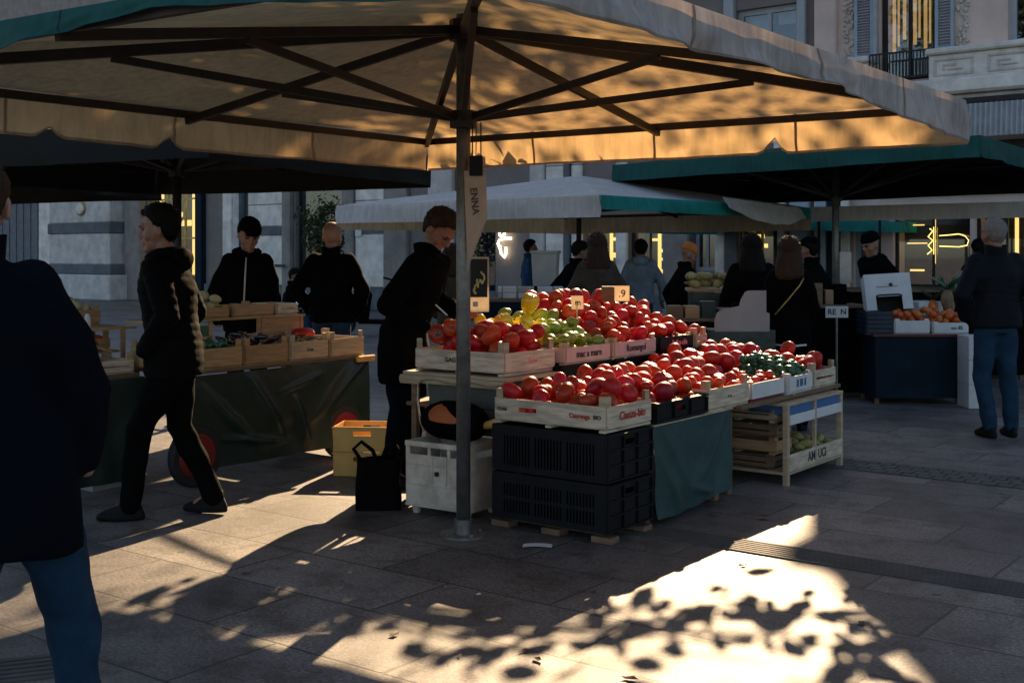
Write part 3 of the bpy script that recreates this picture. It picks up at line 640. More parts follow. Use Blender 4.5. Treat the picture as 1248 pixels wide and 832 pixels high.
# ------------------------------------------------------------------ buildings along one facade line
FO = Vector((8.6, 22.0)); FR = math.atan2(-.633, .775)
def FX(x):
    k = (x-CX)/F; return (22*k-8.6)/(.775+.633*k)
def FD(l): return 22-.633*l
def FZ(x, y): return CH-(y-HY)*FD(FX(x))/F
def fpos(l): return (FO.x+.775*l, FO.y-.633*l, 0)
class Bld:
    def __init__(s, name, label, l0, l1, h, depth=9):
        s.l0 = l0; s.l1 = l1; s.h = h; s.c = (l0+l1)/2
        s.root = thing(name, label, 'building', fpos(s.c), FR)
        s.ops = []; s.depth = depth
    def op(s, x0, y0, x1, y1):
        r = (FX(x0)-s.c, FX(x1)-s.c, max(0.02, FZ((x0+x1)/2, y1)), FZ((x0+x1)/2, y0)); s.ops.append(r); return r
    def wall(s, m):
        b = MB(); b.openings(s.l0-s.c, s.l1-s.c, 0, s.h, s.ops, 0, .6); b.build('wall', m, s.root)
        b = MB(); b.rng(s.l0-s.c, s.l1-s.c, .6, s.depth, 0, s.h-.003); b.build('building_core', DARKI, s.root)
        b = MB(); b.rng(s.l0-s.c-.0, s.l1-s.c+.0, -.25, .3, s.h+.002, s.h+.25); b.build('roof_cornice', STONE, s.root)
    def box(s, name, x0, y0, x1, y1, n0, n1, m, bevel=.01):
        xm = (x0+x1)/2; b = MB(); b.rng(FX(x0)-s.c, FX(x1)-s.c, -n1, -n0, max(.0, FZ(xm, y1)), FZ(xm, y0)); return b.build(name, m, s.root, bevel=bevel)
    def zbox(s, name, l0, l1, z0, z1, n0, n1, m, bevel=.01):
        b = MB(); b.rng(l0-s.c, l1-s.c, -n1, -n0, z0, z1); return b.build(name, m, s.root, bevel=bevel)
    def window(s, r, frame_m, cols=2, rows=2, back=DARKI, t=.07, glow=None, gm=None, bars=None, fdepth=.12, name='window'):
        x0, x1, z0, z1 = r; b = MB()
        b.rng(x0, x0+t, fdepth, fdepth+.08, z0, z1); b.rng(x1-t, x1, fdepth, fdepth+.08, z0, z1)
        b.rng(x0+t, x1-t, fdepth, fdepth+.08, z1-t, z1); b.rng(x0+t, x1-t, fdepth, fdepth+.08, z0, z0+t)
        for i in range(1, cols): xx = x0+(x1-x0)*i/cols; b.rng(xx-t*.35, xx+t*.35, fdepth+.01, fdepth+.07, z0+t, z1-t)
        for i in range(1, rows): zz = z0+(z1-z0)*i/rows; b.rng(x0+t, x1-t, fdepth+.015, fdepth+.065, zz-t*.3, zz+t*.3)
        f = b.build(name, frame_m, s.root)
        p = MB(); p.rng(x0+t, x1-t, fdepth+.035, fdepth+.043, z0+t, z1-t); p.build('pane', GLASS, f)
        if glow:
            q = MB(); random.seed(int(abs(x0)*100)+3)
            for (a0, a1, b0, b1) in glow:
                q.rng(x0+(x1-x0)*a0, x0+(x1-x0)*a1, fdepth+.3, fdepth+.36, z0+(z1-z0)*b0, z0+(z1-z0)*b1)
            q.build('interior_and_reflection_glow', gm or WARM, f)
        return f

split1 = FX(252); split2 = FX(992)
# left block ------------------------------------------------------
A = Bld('stone_building', 'grey stone building with blocky banded pier, oval brass plaque and gold-lit window, far left', split1-26, split1, 12.5)
rd = A.op(-22, 238, 50, 369); rw = A.op(180, 195, 243, 338); A.wall(STONEB)
A.window(rw, GOLD, 3, 3, t=.09, glow=[(.02,.08,0,1),(.30,.36,0,1),(.66,.72,.0,1),(.93,.98,0,1),(.0,.62,.44,.49),(.66,1,.60,.64),(.40,.45,.52,.56),(.74,.9,.62,.68)])
b = MB(); b.rng(rd[0], rd[1], .22, .3, rd[2], rd[3])
for i in range(9):
    xx = rd[0]+.1+(rd[1]-rd[0]-.2)*i/8; b.rng(xx-.03, xx+.03, .19, .22, rd[2]+.3, rd[3]-.15)
door = b.build('door', mat('carved_door', (.11,.125,.15), .6, .3, 5, .3), A.root, bevel=.008)
b = MB(); b.ell((rd[1]-.25, .17, 1.1), .05); b.build('handle', GOLD, door, smooth=True)
A.box('door_surround', 51, 233, 65, 369, 0, .12, STONEL); A.box('door_lintel', -30, 226, 65, 237, 0.002, .16, STONEL)
b = MB()
for i in range(5): b.tube([(FX(67.5+i*2)-A.c, -.03, 0), (FX(67.5+i*2)-A.c, -.03, 5.2)], .035, 8)
b.build('reeded_column', STONED, A.root, smooth=True)
zl = [FZ(128, y) for y in (370, 347, 334, 322, 285, 272, 236, 200)]
l0, l1 = FX(84), FX(158)
A.zbox('pier_block', l0, l1, zl[3], zl[4], 0, .75, STONE, .03); A.zbox('pier_block', l0, l1, zl[5], zl[6], 0, .75, STONE, .03)
A.zbox('pier_band', l0-.05, l1+.05, zl[4]+.002, zl[5]-.002, 0, .78, STONED, .02); A.zbox('pier_block', l0, l1, zl[6]+.02, 5.4, 0, .75, STONEB, .03)
A.zbox('pier_base', l0-.08, l1+.2, zl[2]+.002, zl[3]-.002, 0, .86, STONED, .03); A.zbox('pier_base', l0-.16, l1+.32, 0, zl[2], 0, .96, STONE, .04)
b = MB(); c_ = FX(124)-A.c
b.ell((c_, -.79, FZ(126,255)), (.27, .05, .24), 24, 10)
p_ = b.build('oval_plaque', GOLD, A.root, smooth=True)
b = MB(); b.ell((c_, -.825, FZ(126,255)), (.21, .03, .18), 24, 10); b.build('plaque_face', STONEL, p_, smooth=True)
A.box('grey_column', 161, 150, 179, 369, 0, .3, STONEB, .03); A.box('window_pilaster', 244, 150, 251.5, 369, 0, .2, NAVYP, .01)
A.zbox('string_course', split1-26, split1-.01, 5.5, 5.9, 0, .35, STONE, .04)
for i in range(8):
    l = split1-2.2-i*3.1; A.zbox('upper_window', l-.7, l+.7, 7.2, 9.6, 0, .06, WFR, .01)
# middle block ----------------------------------------------------
M_ = Bld('low_building', 'low banded stone building with dark shop windows and a downpipe, middle of the square', split1, split2, 8.6)
r1 = M_.op(360, 195, 420, 330); r2 = M_.op(556, 262, 604, 372); r3 = M_.op(712, 262, 752, 366); r4 = M_.op(767, 262, 811, 345)
r5 = M_.op(845, 262, 873, 330); r6 = M_.op(905, 262, 946, 345); r7 = M_.op(897, 8, 974, 62)
M_.wall(mat('warm_plaster', (.20,.17,.155), .85, .15, 1.6, .25, 30))
M_.window(r1, DARKI, 1, 1, t=.06); M_.window(r2, NAVYP, 1, 2, t=.12, name='glazed_door')
M_.window(r3, GOLD, 2, 1, t=.06, glow=[(.02,.10,.0,.98),(.47,.53,0,1),(.88,.93,.3,.95),(.2,.42,.80,.98),(.56,.84,.5,.56),(.56,.84,.7,.74)])
M_.window(r4, BLKM, 2, 1, t=.05, glow=[(.52,.58,.05,1),(.30,.50,.62,.66),(.60,.9,.45,.50),(.62,.86,.33,.37),(.5,.66,.1,.2),(.35,.40,.9,.94)])
M_.window(r5, WFR, 2, 1, t=.08); M_.window(r6, GOLD, 2, 1, t=.06, glow=[(.1,.42,.80,.86),(.1,.35,.66,.72),(.15,.45,.52,.58),(.9,.96,0,1)])
M_.window(r7, WFR, 2, 1, t=.12)
M_.box('window_surround', 885, -5, 897, 70, 0, .12, WFR); M_.box('window_surround', 974, -5, 984, 70, 0, .12, WFR); M_.box('window_sill', 885, 62, 984, 70, 0.002, .2, STONEL)
b = MB(); b.rng(r7[0]+.15, (r7[0]+r7[1])/2-.1, .3, .32, (r7[2]+r7[3])/2, r7[3]-.1); b.rng((r7[0]+r7[1])/2+.12, r7[1]-.15, .3, .32, (r7[2]+r7[3])/2+.1, r7[3]-.1); b.build('curtain', SHIRT, M_.root)
bz = FZ(325, 287), FZ(325, 276)
def blocks(x0, x1, n1=.10):
    l0, l1 = FX(x0), FX(x1); z = .0; hs = [1.15, 1.3, .8] 
    M_.zbox('stone_block', l0, l1, .62, bz[0]-.003, .0, n1, STONEL, .02); M_.zbox('dark_band', l0-.02, l1+.02, bz[0], bz[1], 0, n1+.03, STONED, .01)
    zz = bz[1]+.003
    while zz < 4.4: M_.zbox('stone_block', l0, l1, zz, zz+.62, 0, n1, STONEL, .02); zz += .635
for a, c in ((305, 347), (436, 471), (668, 690), (699, 711.5), (753, 766.5), (874, 886)): blocks(a, c)
for a, c, m in ((276,287,STONEL),(288,299,STONE),(348,358,STONEB),(421,435,STONEB),(472,500,STONEB),(526,555,STONE),(650,667,STONE),(691,698,STONED),(812,844,STONEB),(887,904,STONED),(947,960,STONEL),(966,990,SHUT)):
    M_.zbox('pilaster', FX(a), FX(c), 0, 5.0, 0, .17, m, .03)
b = MB(); b.tube([(FX(301.5)-M_.c, -.22, 0), (FX(301.5)-M_.c, -.22, 8.4)], .085, 12); b.build('downpipe', mat('pipe_paint', (.07,.11,.12), .5), M_.root, smooth=True)
M_.zbox('plinth', split1+.01, split2-.01, 0, .6, 0, .13, STONED, .02); M_.zbox('string_course', split1+.01, split2-.01, 5.05, 5.35, 0, .3, STONE, .04)
b = MB(); b.rng(FX(438)-M_.c, FX(445)-M_.c, -.16, -.13, FZ(441,288), FZ(441,270)); b.build('notice_board', WHT, M_.root)
b = MB(); nx = FX(617)-M_.c; nzc = FZ(617, 300); k = .021
def nt_(pts, r=.03):
    return [(nx+(p[0]-615)*k*1.0, -.09, nzc-(p[1]-300)*k) for p in pts]
for pts in ([(609,288),(608,284),(612,282),(616,284),(615,287),(610,289)], [(626,291),(617,291),(608,293),(606,297),(608,301),(610,300)], [(609,302),(611,309),(616,313),(618,309),(618,301)]):
    b.tube(nt_(pts), .028, 8)
b.build('neon_sign', NEON, M_.root, smooth=True)
M_.box('bicycle_rail', 323, 322, 357, 325, .3, .34, BLKM)
# right block -----------------------------------------------------
P = Bld('palace_building', 'pink plastered palace with blue shutters, iron balcony, stone cornice and lit shop windows, right', split2+.004, split2+17, 9.3)
q1 = P.op(1072, -60, 1140, 98); q2 = P.op(1228, -40, 1290, 52); q3 = P.op(1040, 255, 1072, 350); q4 = P.op(1088, 255, 1182, 350); q5 = P.op(1188, 255, 1262, 350)
P.wall(PLAST)
m = MB(); x0_ = P.l0-P.c; x1_ = P.l1-P.c
m.add([(x0_,.05,9.56),(x1_,.05,9.56),(x1_,.05,18),(x0_+4.4,.05,18),(x0_,8.9,9.56),(x1_,8.9,9.56),(x1_,8.9,18),(x0_+4.4,8.9,18)], [(0,1,2,3),(7,6,5,4),(0,3,7,4),(3,2,6,7),(1,5,6,2),(0,4,5,1)])
m.build('roof', STONED, P.root)  # unseen, its slope shaped to slant the right edge of the sun patch
P.window(q1, DARKI, 2, 1, t=.09, gm=REFLGLOW, glow=[(.08+i*.095, .08+i*.095+(.02 if i % 2 else .045), .25+.05*(i % 3), .97) for i in range(10)])  # dim glowing bars stand in for gold reflections in this upper window
P.window(q2, WFR, 2, 1, t=.12); P.window(q3, SHUT, 1, 1, t=.1)
P.window(q4, BLKM, 2, 1, t=.05, glow=[(.08,.34,.88,.90),(.10,.3,.80,.815),(.08,.34,.56,.575),(.12,.3,.2,.225),(.44,.45,.3,.95)])
P.window(q5, BLKM, 2, 1, t=.05, glow=[(.1,.4,.9,.93),(.55,.6,.2,.9)])
# shutters with louvres
def shutter(x0, x1):
    l0, l1 = FX(x0)-P.c, FX(x1)-P.c; z0, z1 = 5.34, 7.9
    b = MB(); b.rng(l0, l0+.06, -.09, -.03, z0, z1); b.rng(l1-.06, l1, -.09, -.03, z0, z1)
    for z in (z0, (z0+z1)/2-.03, z1-.06): b.rng(l0+.06, l1-.06, -.088, -.032, z, z+.06)
    n = 44
    for i in range(n):
        z = z0+.07+(z1-z0-.14)*i/n
        if abs(z-(z0+z1)/2) < .05: continue
        b.box(((l0+l1)/2, -.06, z+.02), (l1-l0-.12, .05, .008), (.6, 0, 0))
    b.build('shutter', SHUT, P.root)
shutter(1043, 1066); shutter(1141, 1164)
P.box('window_surround', 1066.5, -60, 1071.5, 78, 0, .14, WFR)
# balcony
zb0 = FZ(1103, 98); zb1 = FZ(1103, 66); l0, l1 = FX(1068)-P.c, FX(1138)-P.c
b = MB(); b.rng(l0, l1, -.36, -.32, zb1-.03, zb1); b.rng(l0, l1, -.36, -.32, zb0, zb0+.03)
nb = 17
for i in range(nb+1):
    xx = l0+(l1-l0)*i/nb; b.rng(xx-.01, xx+.01, -.35, -.33, zb0+.03, zb1-.03)
b.build('balcony_railing', BLKM, P.root)
# balustrade course with carved panels, right and left of the balcony
zc1 = FZ(1190, 55); zc0 = FZ(1190, 96)
P.zbox('parapet', FX(1139), FX(1139)+9, 4.74, 5.20, 0, .34, STONEL, .02); P.zbox('parapet_coping', FX(1139)-.04, FX(1139)+9, 5.204, 5.32, 0, .44, STONEL, .03)
P.zbox('parapet', FX(1020), FX(1067), 4.74, 5.20, 0, .34, STONEL, .02); P.zbox('parapet_coping', FX(1018), FX(1067.5), 5.204, 5.32, 0, .44, STONEL, .03)
P.zbox('cornice', split2+.01, split2+17, 4.44, 4.735, 0, .52, STONEL, .05); P.zbox('cornice', split2+.01, split2+17, 4.33, 4.435, 0, .36, STONE, .02)
for k in range(7):
    l = FX(1146)+k*.98; b = MB()
    x0, x1 = l-P.c, l-P.c+.72
    for (a0, a1, c0, c1) in ((x0,x1,5.08,5.12),(x0,x1,4.80,4.84),(x0,x0+.04,4.84,5.08),(x1-.04,x1,4.84,5.08),(x0+.16,x0+.4,4.98,5.02),(x0+.16,x0+.2,4.90,4.98),(x0+.24,x0+.52,4.90,4.93)):
        b.rng(a0, a1, -.365, -.342, c0, c1)
    b.build('carved_panel', STONE, P.root, bevel=.006)
# carved drops of ornament
random.seed(5)
for xo in (1035, 1174):
    b = MB(); l = FX(xo)-P.c
    for i in range(90):
        z = 5.36+i*.03; b.ell((l+random.uniform(-.09,.09), -.02, z), (random.uniform(.02,.05), .05, random.uniform(.02,.06)), 7, 5)
    b.build('carved_ornament', STONE, P.root, smooth=True)
P.zbox('corner_pilaster', FX(995), FX(1021), 0, 8.4, 0, .15, PLAST, .03); P.zbox('pilaster_base', FX(993.5), FX(1023), 4.98, 5.25, 0, .26, PLAST, .03)
for a, c, m in ((1000,1012,SHUT),(1014,1030,NAVYP),(1030,1040,STONEL)): P.zbox('shop_pilaster', FX(a), FX(c), 0, 3.6, .16, .24, m, .01)
# ribbed awning under the cornice
b = MB(); l0, l1 = FX(1150)-P.c, FX(1150)-P.c+8; n = 89
z_t, z_b = 4.20, 3.60
b.grid(lambda u, v: (l0+(l1-l0)*u, -.75-.035*math.sin(u*n*2*math.pi)-.05*(1-v), z_b+(z_t-z_b)*v), n*8, 2)
b.build('ribbed_awning', AWN, P.root, smooth=True)
P.zbox('awning_fascia', FX(1150), FX(1150)+8, 4.21, 4.32, 0, .7, BLKM); P.zbox('shop_lintel', split2+1.4, split2+17, 2.62, 3.58, 0, .12, BLKM)
b = MB(); ln = FX(1160)-P.c; zz = FZ(1160, 292)
def ntr(pts): return [(ln+(p[0]-1153)*.0152, .06, zz-(p[1]-296)*.0152) for p in pts]
b.tube(ntr([(1136,291),(1150,290),(1160,289),(1168,292),(1172,297),(1170,303),(1160,305),(1136,304)]), .008, 8)
b.tube(ntr([(1124,282),(1128,285),(1122,292),(1128,297),(1122,303),(1127,309),(1121,314)]), .011, 8)
b.tube(ntr([(1129,280),(1129,314)]), .008, 8)
b.build('neon_lettering', NEONY, P.root, smooth=True)

# ------------------------------------------------------------------ umbrellas
def V3(p, z): return Vector((p[0], p[1], z))
def umbrella(name, label, Fc, Rc, Nc, Lc, ze, za, c, side_m, roof_m, val_h, hub=.55, zone='market umbrellas', detail=1, seed=1, poler=.038, fm=DSTEEL, group='market umbrellas over the stalls', notch=None, polem=None):
    root = thing(name, label, 'umbrella', (c[0], c[1], 0), 0, group)
    O = Vector((c[0], c[1], 0))
    cs = {'F': V3(Fc, ze)-O, 'R': V3(Rc, ze)-O, 'N': V3(Nc, ze)-O, 'L': V3(Lc, ze)-O}
    ap = Vector((0, 0, za))
    nn = 22 if detail else 10
    for (a, b_) in (('F','R'),('R','N'),('N','L'),('L','F')):
        P0, P1 = cs[a], cs[b_]
        def fn(u, v):
            e = P0.lerp(P1, u); p = e.lerp(ap, v)
            p.z -= .05*math.sin(math.pi*u)*(1-v)*1.0*math.sin(math.pi*min(1, v+.15))*1.0
            p.z += .012*noise.noise(Vector((p.x*1.6+seed, p.y*1.6, 0)))*(1-v)*(v > .01)
            return p
        m = MB(); m.grid(fn, nn, nn)
        m.build('canopy_panel', roof_m[a+b_], root, smooth=True)
        # valence
        d = (P1-P0); Ln = d.length; out = Vector((d.y, -d.x, 0)).normalized()
        mid = (P0+P1)/2
        if out.dot(mid.to_2d().to_3d()) < 0: out = -out
        nu = int(Ln*26) if detail else int(Ln*8); nv = 7 if detail else 3
        hf = val_h[a+b_]
        def fv(u, v):
            u_ = u; p = P0+(P1-P0)*(-.006+1.012*u); h = hf(u) if callable(hf) else hf
            if notch and a+b_ in notch:
                for nu_, dep in notch[a+b_]: h -= dep*max(0, 1-abs(u-nu_)*Ln/.11)**2.2
            h += .004*math.sin(u*Ln*2.1+seed)
            sag = -.03*math.sin(math.pi*u*2)**2
            wv = (.012*math.sin(u*Ln*3.3+seed*2+v*2.8)+.006*math.sin(u*Ln*17.7+v*3.5)+.07*noise.noise(Vector((u*Ln*1.7+v*.9, v*.8, seed)))+.03*noise.noise(Vector((u*Ln*5-v*1.5, v*1.4, seed+5))))*v
            return p+out*(.02+wv+.015*v)+Vector((0,0,-h*v+sag*0))
        m = MB(); m.grid(fv, nu, nv); m.build('valance', side_m[a+b_], root, smooth=True)
        if detail:
            m = MB()
            for q in range(1, 4):
                u0 = q/4+.013*math.sin(q*7+seed); m.grid(lambda u, v: tuple(Vector(fv(u0+.0045*(u-.5), v*.985+.005))+out*.003), 1, nv*2)
            m.grid(lambda u, v: tuple(Vector(fv(u*.996+.002, .935+.06*v))+out*.003), nu, 1)
            sm = m.build('seam', CANS if a+b_ != 'NL' else CANG, root, smooth=True)
        # rails and rafters
        m = MB(); m.beam(P0-Vector((0,0,.05))-out*.03, P1-Vector((0,0,.05))-out*.03, .03, .045); m.build('edge_rail', fm, root)
    top = Vector((0, 0, za-.10)); low = Vector((0, 0, za-hub))
    keys = ['F','R','N','L']; 
    for i, k in enumerate(keys):
        e = cs[k]-Vector((0,0,.06)); m = MB(); st = top+(e-top).normalized()*.06; m.beam(st, e, .035, .055); m.build('rafter', fm, root)
        s = top.lerp(e, .56)-Vector((0,0,.03)); st = low+(s-low).normalized()*.07
        m = MB(); m.beam(st, s, .028, .04); m.build('strut', fm, root)
        k2 = keys[(i+1) % 4]; e = (cs[k]+cs[k2])/2-Vector((0,0,.085)); st = top+(e-top).normalized()*.06
        m = MB(); m.beam(st, e, .03, .045); m.build('rafter', fm, root)
        s = top.lerp(e, .62)-Vector((0,0,.03)); st = low+(s-low).normalized()*.07
        m = MB(); m.beam(st, s, .025, .036); m.build('strut', fm, root)
    m = MB(); m.tube([(0,0,.01), (0,0,za-.02)], poler, 20); m.build('pole', polem or (STEEL if detail else fm), root, smooth=True)
    m = MB(); m.tube([(0,0,za-.16),(0,0,za-.05)], poler*2.0, 8); m.build('hub', fm, root); m = MB(); m.tube([(0,0,za-hub-.045),(0,0,za-hub+.045)], poler*1.9, 8); m.build('hub', fm, root)
    m = MB(); m.tube([(0,0,.0),(0,0,.012)], .125 if detail else .2, 28)
    m.tube([(0,0,.012),(0,0,.09)], poler*1.28, 20)
    for k in range(4):
        an = k*math.pi/2+.5; m.tube([(.095*math.cos(an), .095*math.sin(an), .012),(.095*math.cos(an), .095*math.sin(an), .026)], .012, 6)
    m.build('base_plate', STEEL, root, smooth=False)
    return root
# main canopy
Nc = (-.06, 3.37)
def nl(u):      # valance height along N->L (from the near corner to the left)
    return .19-.14*min(1, u/.36) if u < .36 else .05+.06*min(1, (u-.36)/.2)
big = umbrella('big_umbrella', 'large weathered beige market umbrella with green front edge on a grey steel pole, nearest', (-.65,9.06), (2.62,6.94), Nc, (-3.33,5.49), 2.40, 2.80, (-.26,6.36),
    {'FR': CAN, 'RN': CANV, 'NL': CANG, 'LF': CAN}, {'FR': CAN, 'RN': CAN, 'NL': CAN, 'LF': CAN},
    {'FR': .26, 'RN': lambda u: .25-.09*min(1, u*2.2)+.012*math.sin(u*9), 'NL': nl, 'LF': .26}, hub=.58, seed=3, notch={'FR': [(.70, .12)], 'LF': [(.30,.07),(.48,.09)]})
# umbrella over the left stall
def corners(c, rz, hx, hy):
    u = Vector((math.cos(rz), math.sin(rz))); v = Vector((-u.y, u.x)); c = Vector(c)
    return (c+u*hx+v*hy, c+u*hx-v*hy, c-u*hx-v*hy, c-u*hx+v*hy)   # F R N L
f, r, n, l = corners((-2.9, 10.3), R(66), 1.6, 1.6)
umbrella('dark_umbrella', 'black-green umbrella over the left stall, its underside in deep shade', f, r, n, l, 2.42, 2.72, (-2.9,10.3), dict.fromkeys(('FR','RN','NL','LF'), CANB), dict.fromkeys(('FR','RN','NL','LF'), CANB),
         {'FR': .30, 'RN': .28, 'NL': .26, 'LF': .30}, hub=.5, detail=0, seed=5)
# another dark umbrella further left closes the top left corner
f, r, n, l = corners((-6.4, 12.6), R(66), 1.9, 1.7)
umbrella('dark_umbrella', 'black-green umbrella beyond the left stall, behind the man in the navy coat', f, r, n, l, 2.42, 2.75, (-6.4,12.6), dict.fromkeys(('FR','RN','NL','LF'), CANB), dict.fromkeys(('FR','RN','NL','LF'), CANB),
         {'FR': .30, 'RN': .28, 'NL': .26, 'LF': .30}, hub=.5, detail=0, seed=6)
# white and green umbrella mid distance
n = Vector((1.03, 14.0)); a = Vector((-.75,.66))*4.7; b = Vector((.66,.75))*5.2
wu = umbrella('white_umbrella', 'white umbrella with a turquoise edge over the book stall, mid distance', n+a+b, n+b, n, n+a, 2.2, 2.66, tuple(n+(a+b)/2), {'FR': CAN, 'RN': CANT, 'NL': CANW, 'LF': CAN}, {'FR': CANW, 'RN': CANW, 'NL': CANW, 'LF': CANW},
         {'FR': .34, 'RN': .17, 'NL': .26, 'LF': .34}, hub=.55, detail=0, seed=8)
wc = n+(a+b)/2
def flap(u, v):
    p = n+b*(.50+.42*u)-wc; o_ = Vector((.75, -.66))*(.08+.10*v+.05*math.sin(u*3.1))
    return (p.x+o_.x, p.y+o_.y, 2.27-.10*u-v*(.14+.16*math.sin(u*3.14))+.03*noise.noise(Vector((u*6, v*3, 1))))
m = MB(); m.grid(flap, 24, 8); m.build('folded_flap', CANW, wu, smooth=True)
# dark green umbrella on the right
n = Vector((5.1, 13.0)); a = Vector((-.643,.766))*5.6; b = Vector((.585,.81))*4.5
umbrella('green_umbrella', 'dark green umbrella over the right-hand stalls, pole with a small notice', n+a+b, n+b, n, n+a, 2.8, 3.1, tuple(n+(a+b)/2), {'FR': CANB, 'RN': CANG, 'NL': CANG, 'LF': CANB}, {'FR': CANB, 'RN': CANB, 'NL': CANB, 'LF': CANB},
         {'FR': .42, 'RN': .24, 'NL': .24, 'LF': .40}, hub=.8, detail=0, seed=9, poler=.05, polem=STEEL)
# smaller turquoise umbrella seen beneath it
f, r, n, l = corners((5.2, 23.5), R(40), 1.9, 1.9)
umbrella('turquoise_umbrella', 'turquoise umbrella with a folded white flap, far behind the white one', f, r, n, l, 2.12, 2.5, (5.2,23.5), dict.fromkeys(('FR','RN','NL','LF'), CANT), dict.fromkeys(('FR','RN','NL','LF'), CANT),
         dict.fromkeys(('FR','RN','NL','LF'), .2), hub=.4, detail=0, seed=11)
# straight white awning stall at the right
aw = thing('white_awning', 'long white awning with a straight valance over the right-hand fruit stalls', 'awning', (6.3, 17.6, 0), FR)
m = MB(); m.grid(lambda u, v: (-2.0+6.5*u, 0+.012*math.sin(u*60)*(1-v), 2.02+.23*v), 60, 3); m.build('valance', CANW, aw, smooth=True)
m = MB(); m.grid(lambda u, v: (-2.0+6.5*u, 2.6*v, 2.25+.08*v-.03*math.sin(math.pi*u)), 20, 6); m.build('awning_sheet', CANW, aw, smooth=True)
for xx in (-1.9, 1.3, 4.4):
    for yy in (.05, 2.5):
        m = MB(); m.tube([(xx, yy, 0), (xx, yy, 2.22)], .025, 8); m.build('post', DSTEEL, aw, smooth=True)

# ------------------------------------------------------------------ street tree (its crown is above the canopies) and potted bush
def leaves(mb, cen, rad, n, size, seed, shape=None, clump=22, spread=2.4, zlim=(-99, 99)):
    rnd = random.Random(seed); cl = []
    for i in range(max(3, n//clump)):
        while True:
            p = Vector((rnd.uniform(-1,1), rnd.uniform(-1,1), rnd.uniform(-1,1)))
            if p.length < 1 and p.length > .25: break
        cl.append(Vector((p.x*rad[0], p.y*rad[1], p.z*rad[2])))
    for i in range(n):
        c = rnd.choice(cl)+Vector((rnd.gauss(0,1), rnd.gauss(0,1), rnd.gauss(0,1)))*size*spread+Vector(cen)
        if not zlim[0] < c.z < zlim[1]: continue
        M = Euler((rnd.uniform(-1.1,1.1), rnd.uniform(-1.1,1.1), rnd.uniform(0,6.28))).to_matrix(); s = size*rnd.uniform(.6, 1.3)
        vs = [M @ Vector(q) + c for q in ((-s*.5,0,0),(-s*.15,-s*.32,s*.06),(s*.25,-s*.26,s*.05),(s*.62,0,-s*.05),(s*.25,s*.26,s*.05),(-s*.15,s*.32,s*.06))]
        mb.add(vs, [(0,1,2,3),(0,3,4,5)])
    return [c+Vector(cen) for c in cl]
ty = 14.8; tx = px(565, ty)
tr = thing('street_tree', 'slim street tree with trunk behind the steel pole, unseen crown extended to shade the umbrella', 'tree', (tx, ty, 0))
cr = MB()
c5 = leaves(cr, (-1.9-tx, 8.3-ty, 4.95), (2.3, 4.0, .8), 7500, .22, 21, clump=14, spread=1.6, zlim=(4.15, 99))  # unseen leaf layer added above the big umbrella to block sky and sun
c1 = leaves(cr, (.6-tx, 16.9-ty, 7.9), (2.3, 1.6, 1.75), 5000, .17, 4, clump=30, zlim=(6.95, 99))  # dense unseen leaves placed to keep sun off the umbrella's left half
c2 = leaves(cr, (4.3-tx, 16.7-ty, 7.7), (1.9, 1.7, 1.1), 900, .13, 5, zlim=(6.9, 99))
c3 = leaves(cr, (1.95-tx, 9.9-ty, 2.72), (1.15, .45, .20), 150, .15, 16, clump=5, spread=1.0, zlim=(2.42, 2.97))
c4 = leaves(cr, (.25-tx, 9.9-ty, 2.60), (.55, .3, .20), 520, .15, 17, clump=8, spread=1.0, zlim=(2.37, 2.58))  # extra leaves added to shade the paving left of the sun patch
cr.build('crown', LEAF, tr)
tk = MB(); tk.tube([(0,0,0),(.0,.0,2.0),(.0,0,4.2),(.1,.5,5.6),(.3,1.6,7.2)], [.066,.062,.055,.05,.03], 10)
for i, c in enumerate(c1[::9]+c2[::4]): tk.tube([(.2,.9,6.2), Vector((.3,1.2,6.9)).lerp(c, .5)+Vector((0,0,.1)), c], [.03,.018,.006], 5)
tk.tube([(0,0,3.9),(-.5,-2.5,4.5),(-1.2,-6.0,4.8),(-1.4,-9,4.9)], [.05,.04,.03,.015], 6)
for c in c5[::12]: tk.tube([(-1.0,-5.0,4.7), Vector((-1.2,-6,4.8)).lerp(c,.5), c], [.02,.012,.004], 4)
tk.tube([(0,0,4.0),(.7,-2.6,3.3),(1.2,-4.0,2.95),(2.0,-4.8,2.8)], [.035,.025,.018,.012], 6)
for c in c3+c4: tk.tube([(1.2,-4.0,2.95), Vector((1.5,-4.5,2.88)).lerp(c,.4), c], [.009,.006,.003], 5)
tk.build('trunk', BARK, tr, smooth=True)
bd = 29.0; bx = px(392, bd)
pb = thing('potted_bush', 'leafy green bush in a pot before the dark shop window', 'plant', (bx, bd, 0))
m = MB(); m.rings([(0,0,0,.28,.28),(0,0,.6,.36,.36),(0,0,.62,.32,.32)], 16); m.build('pot', STONED, pb, smooth=False)
m = MB(); leaves(m, (0,0,2.15), (.55,.5,.85), 1900, .09, 9, clump=40, spread=1.3); m.build('foliage', LEAF, pb)
m = MB(); m.tube([(0,0,.5),(.03,0,1.4),(-.02,0,2.4)], [.05,.04,.02], 8); m.build('stem', BARK, pb, smooth=True)
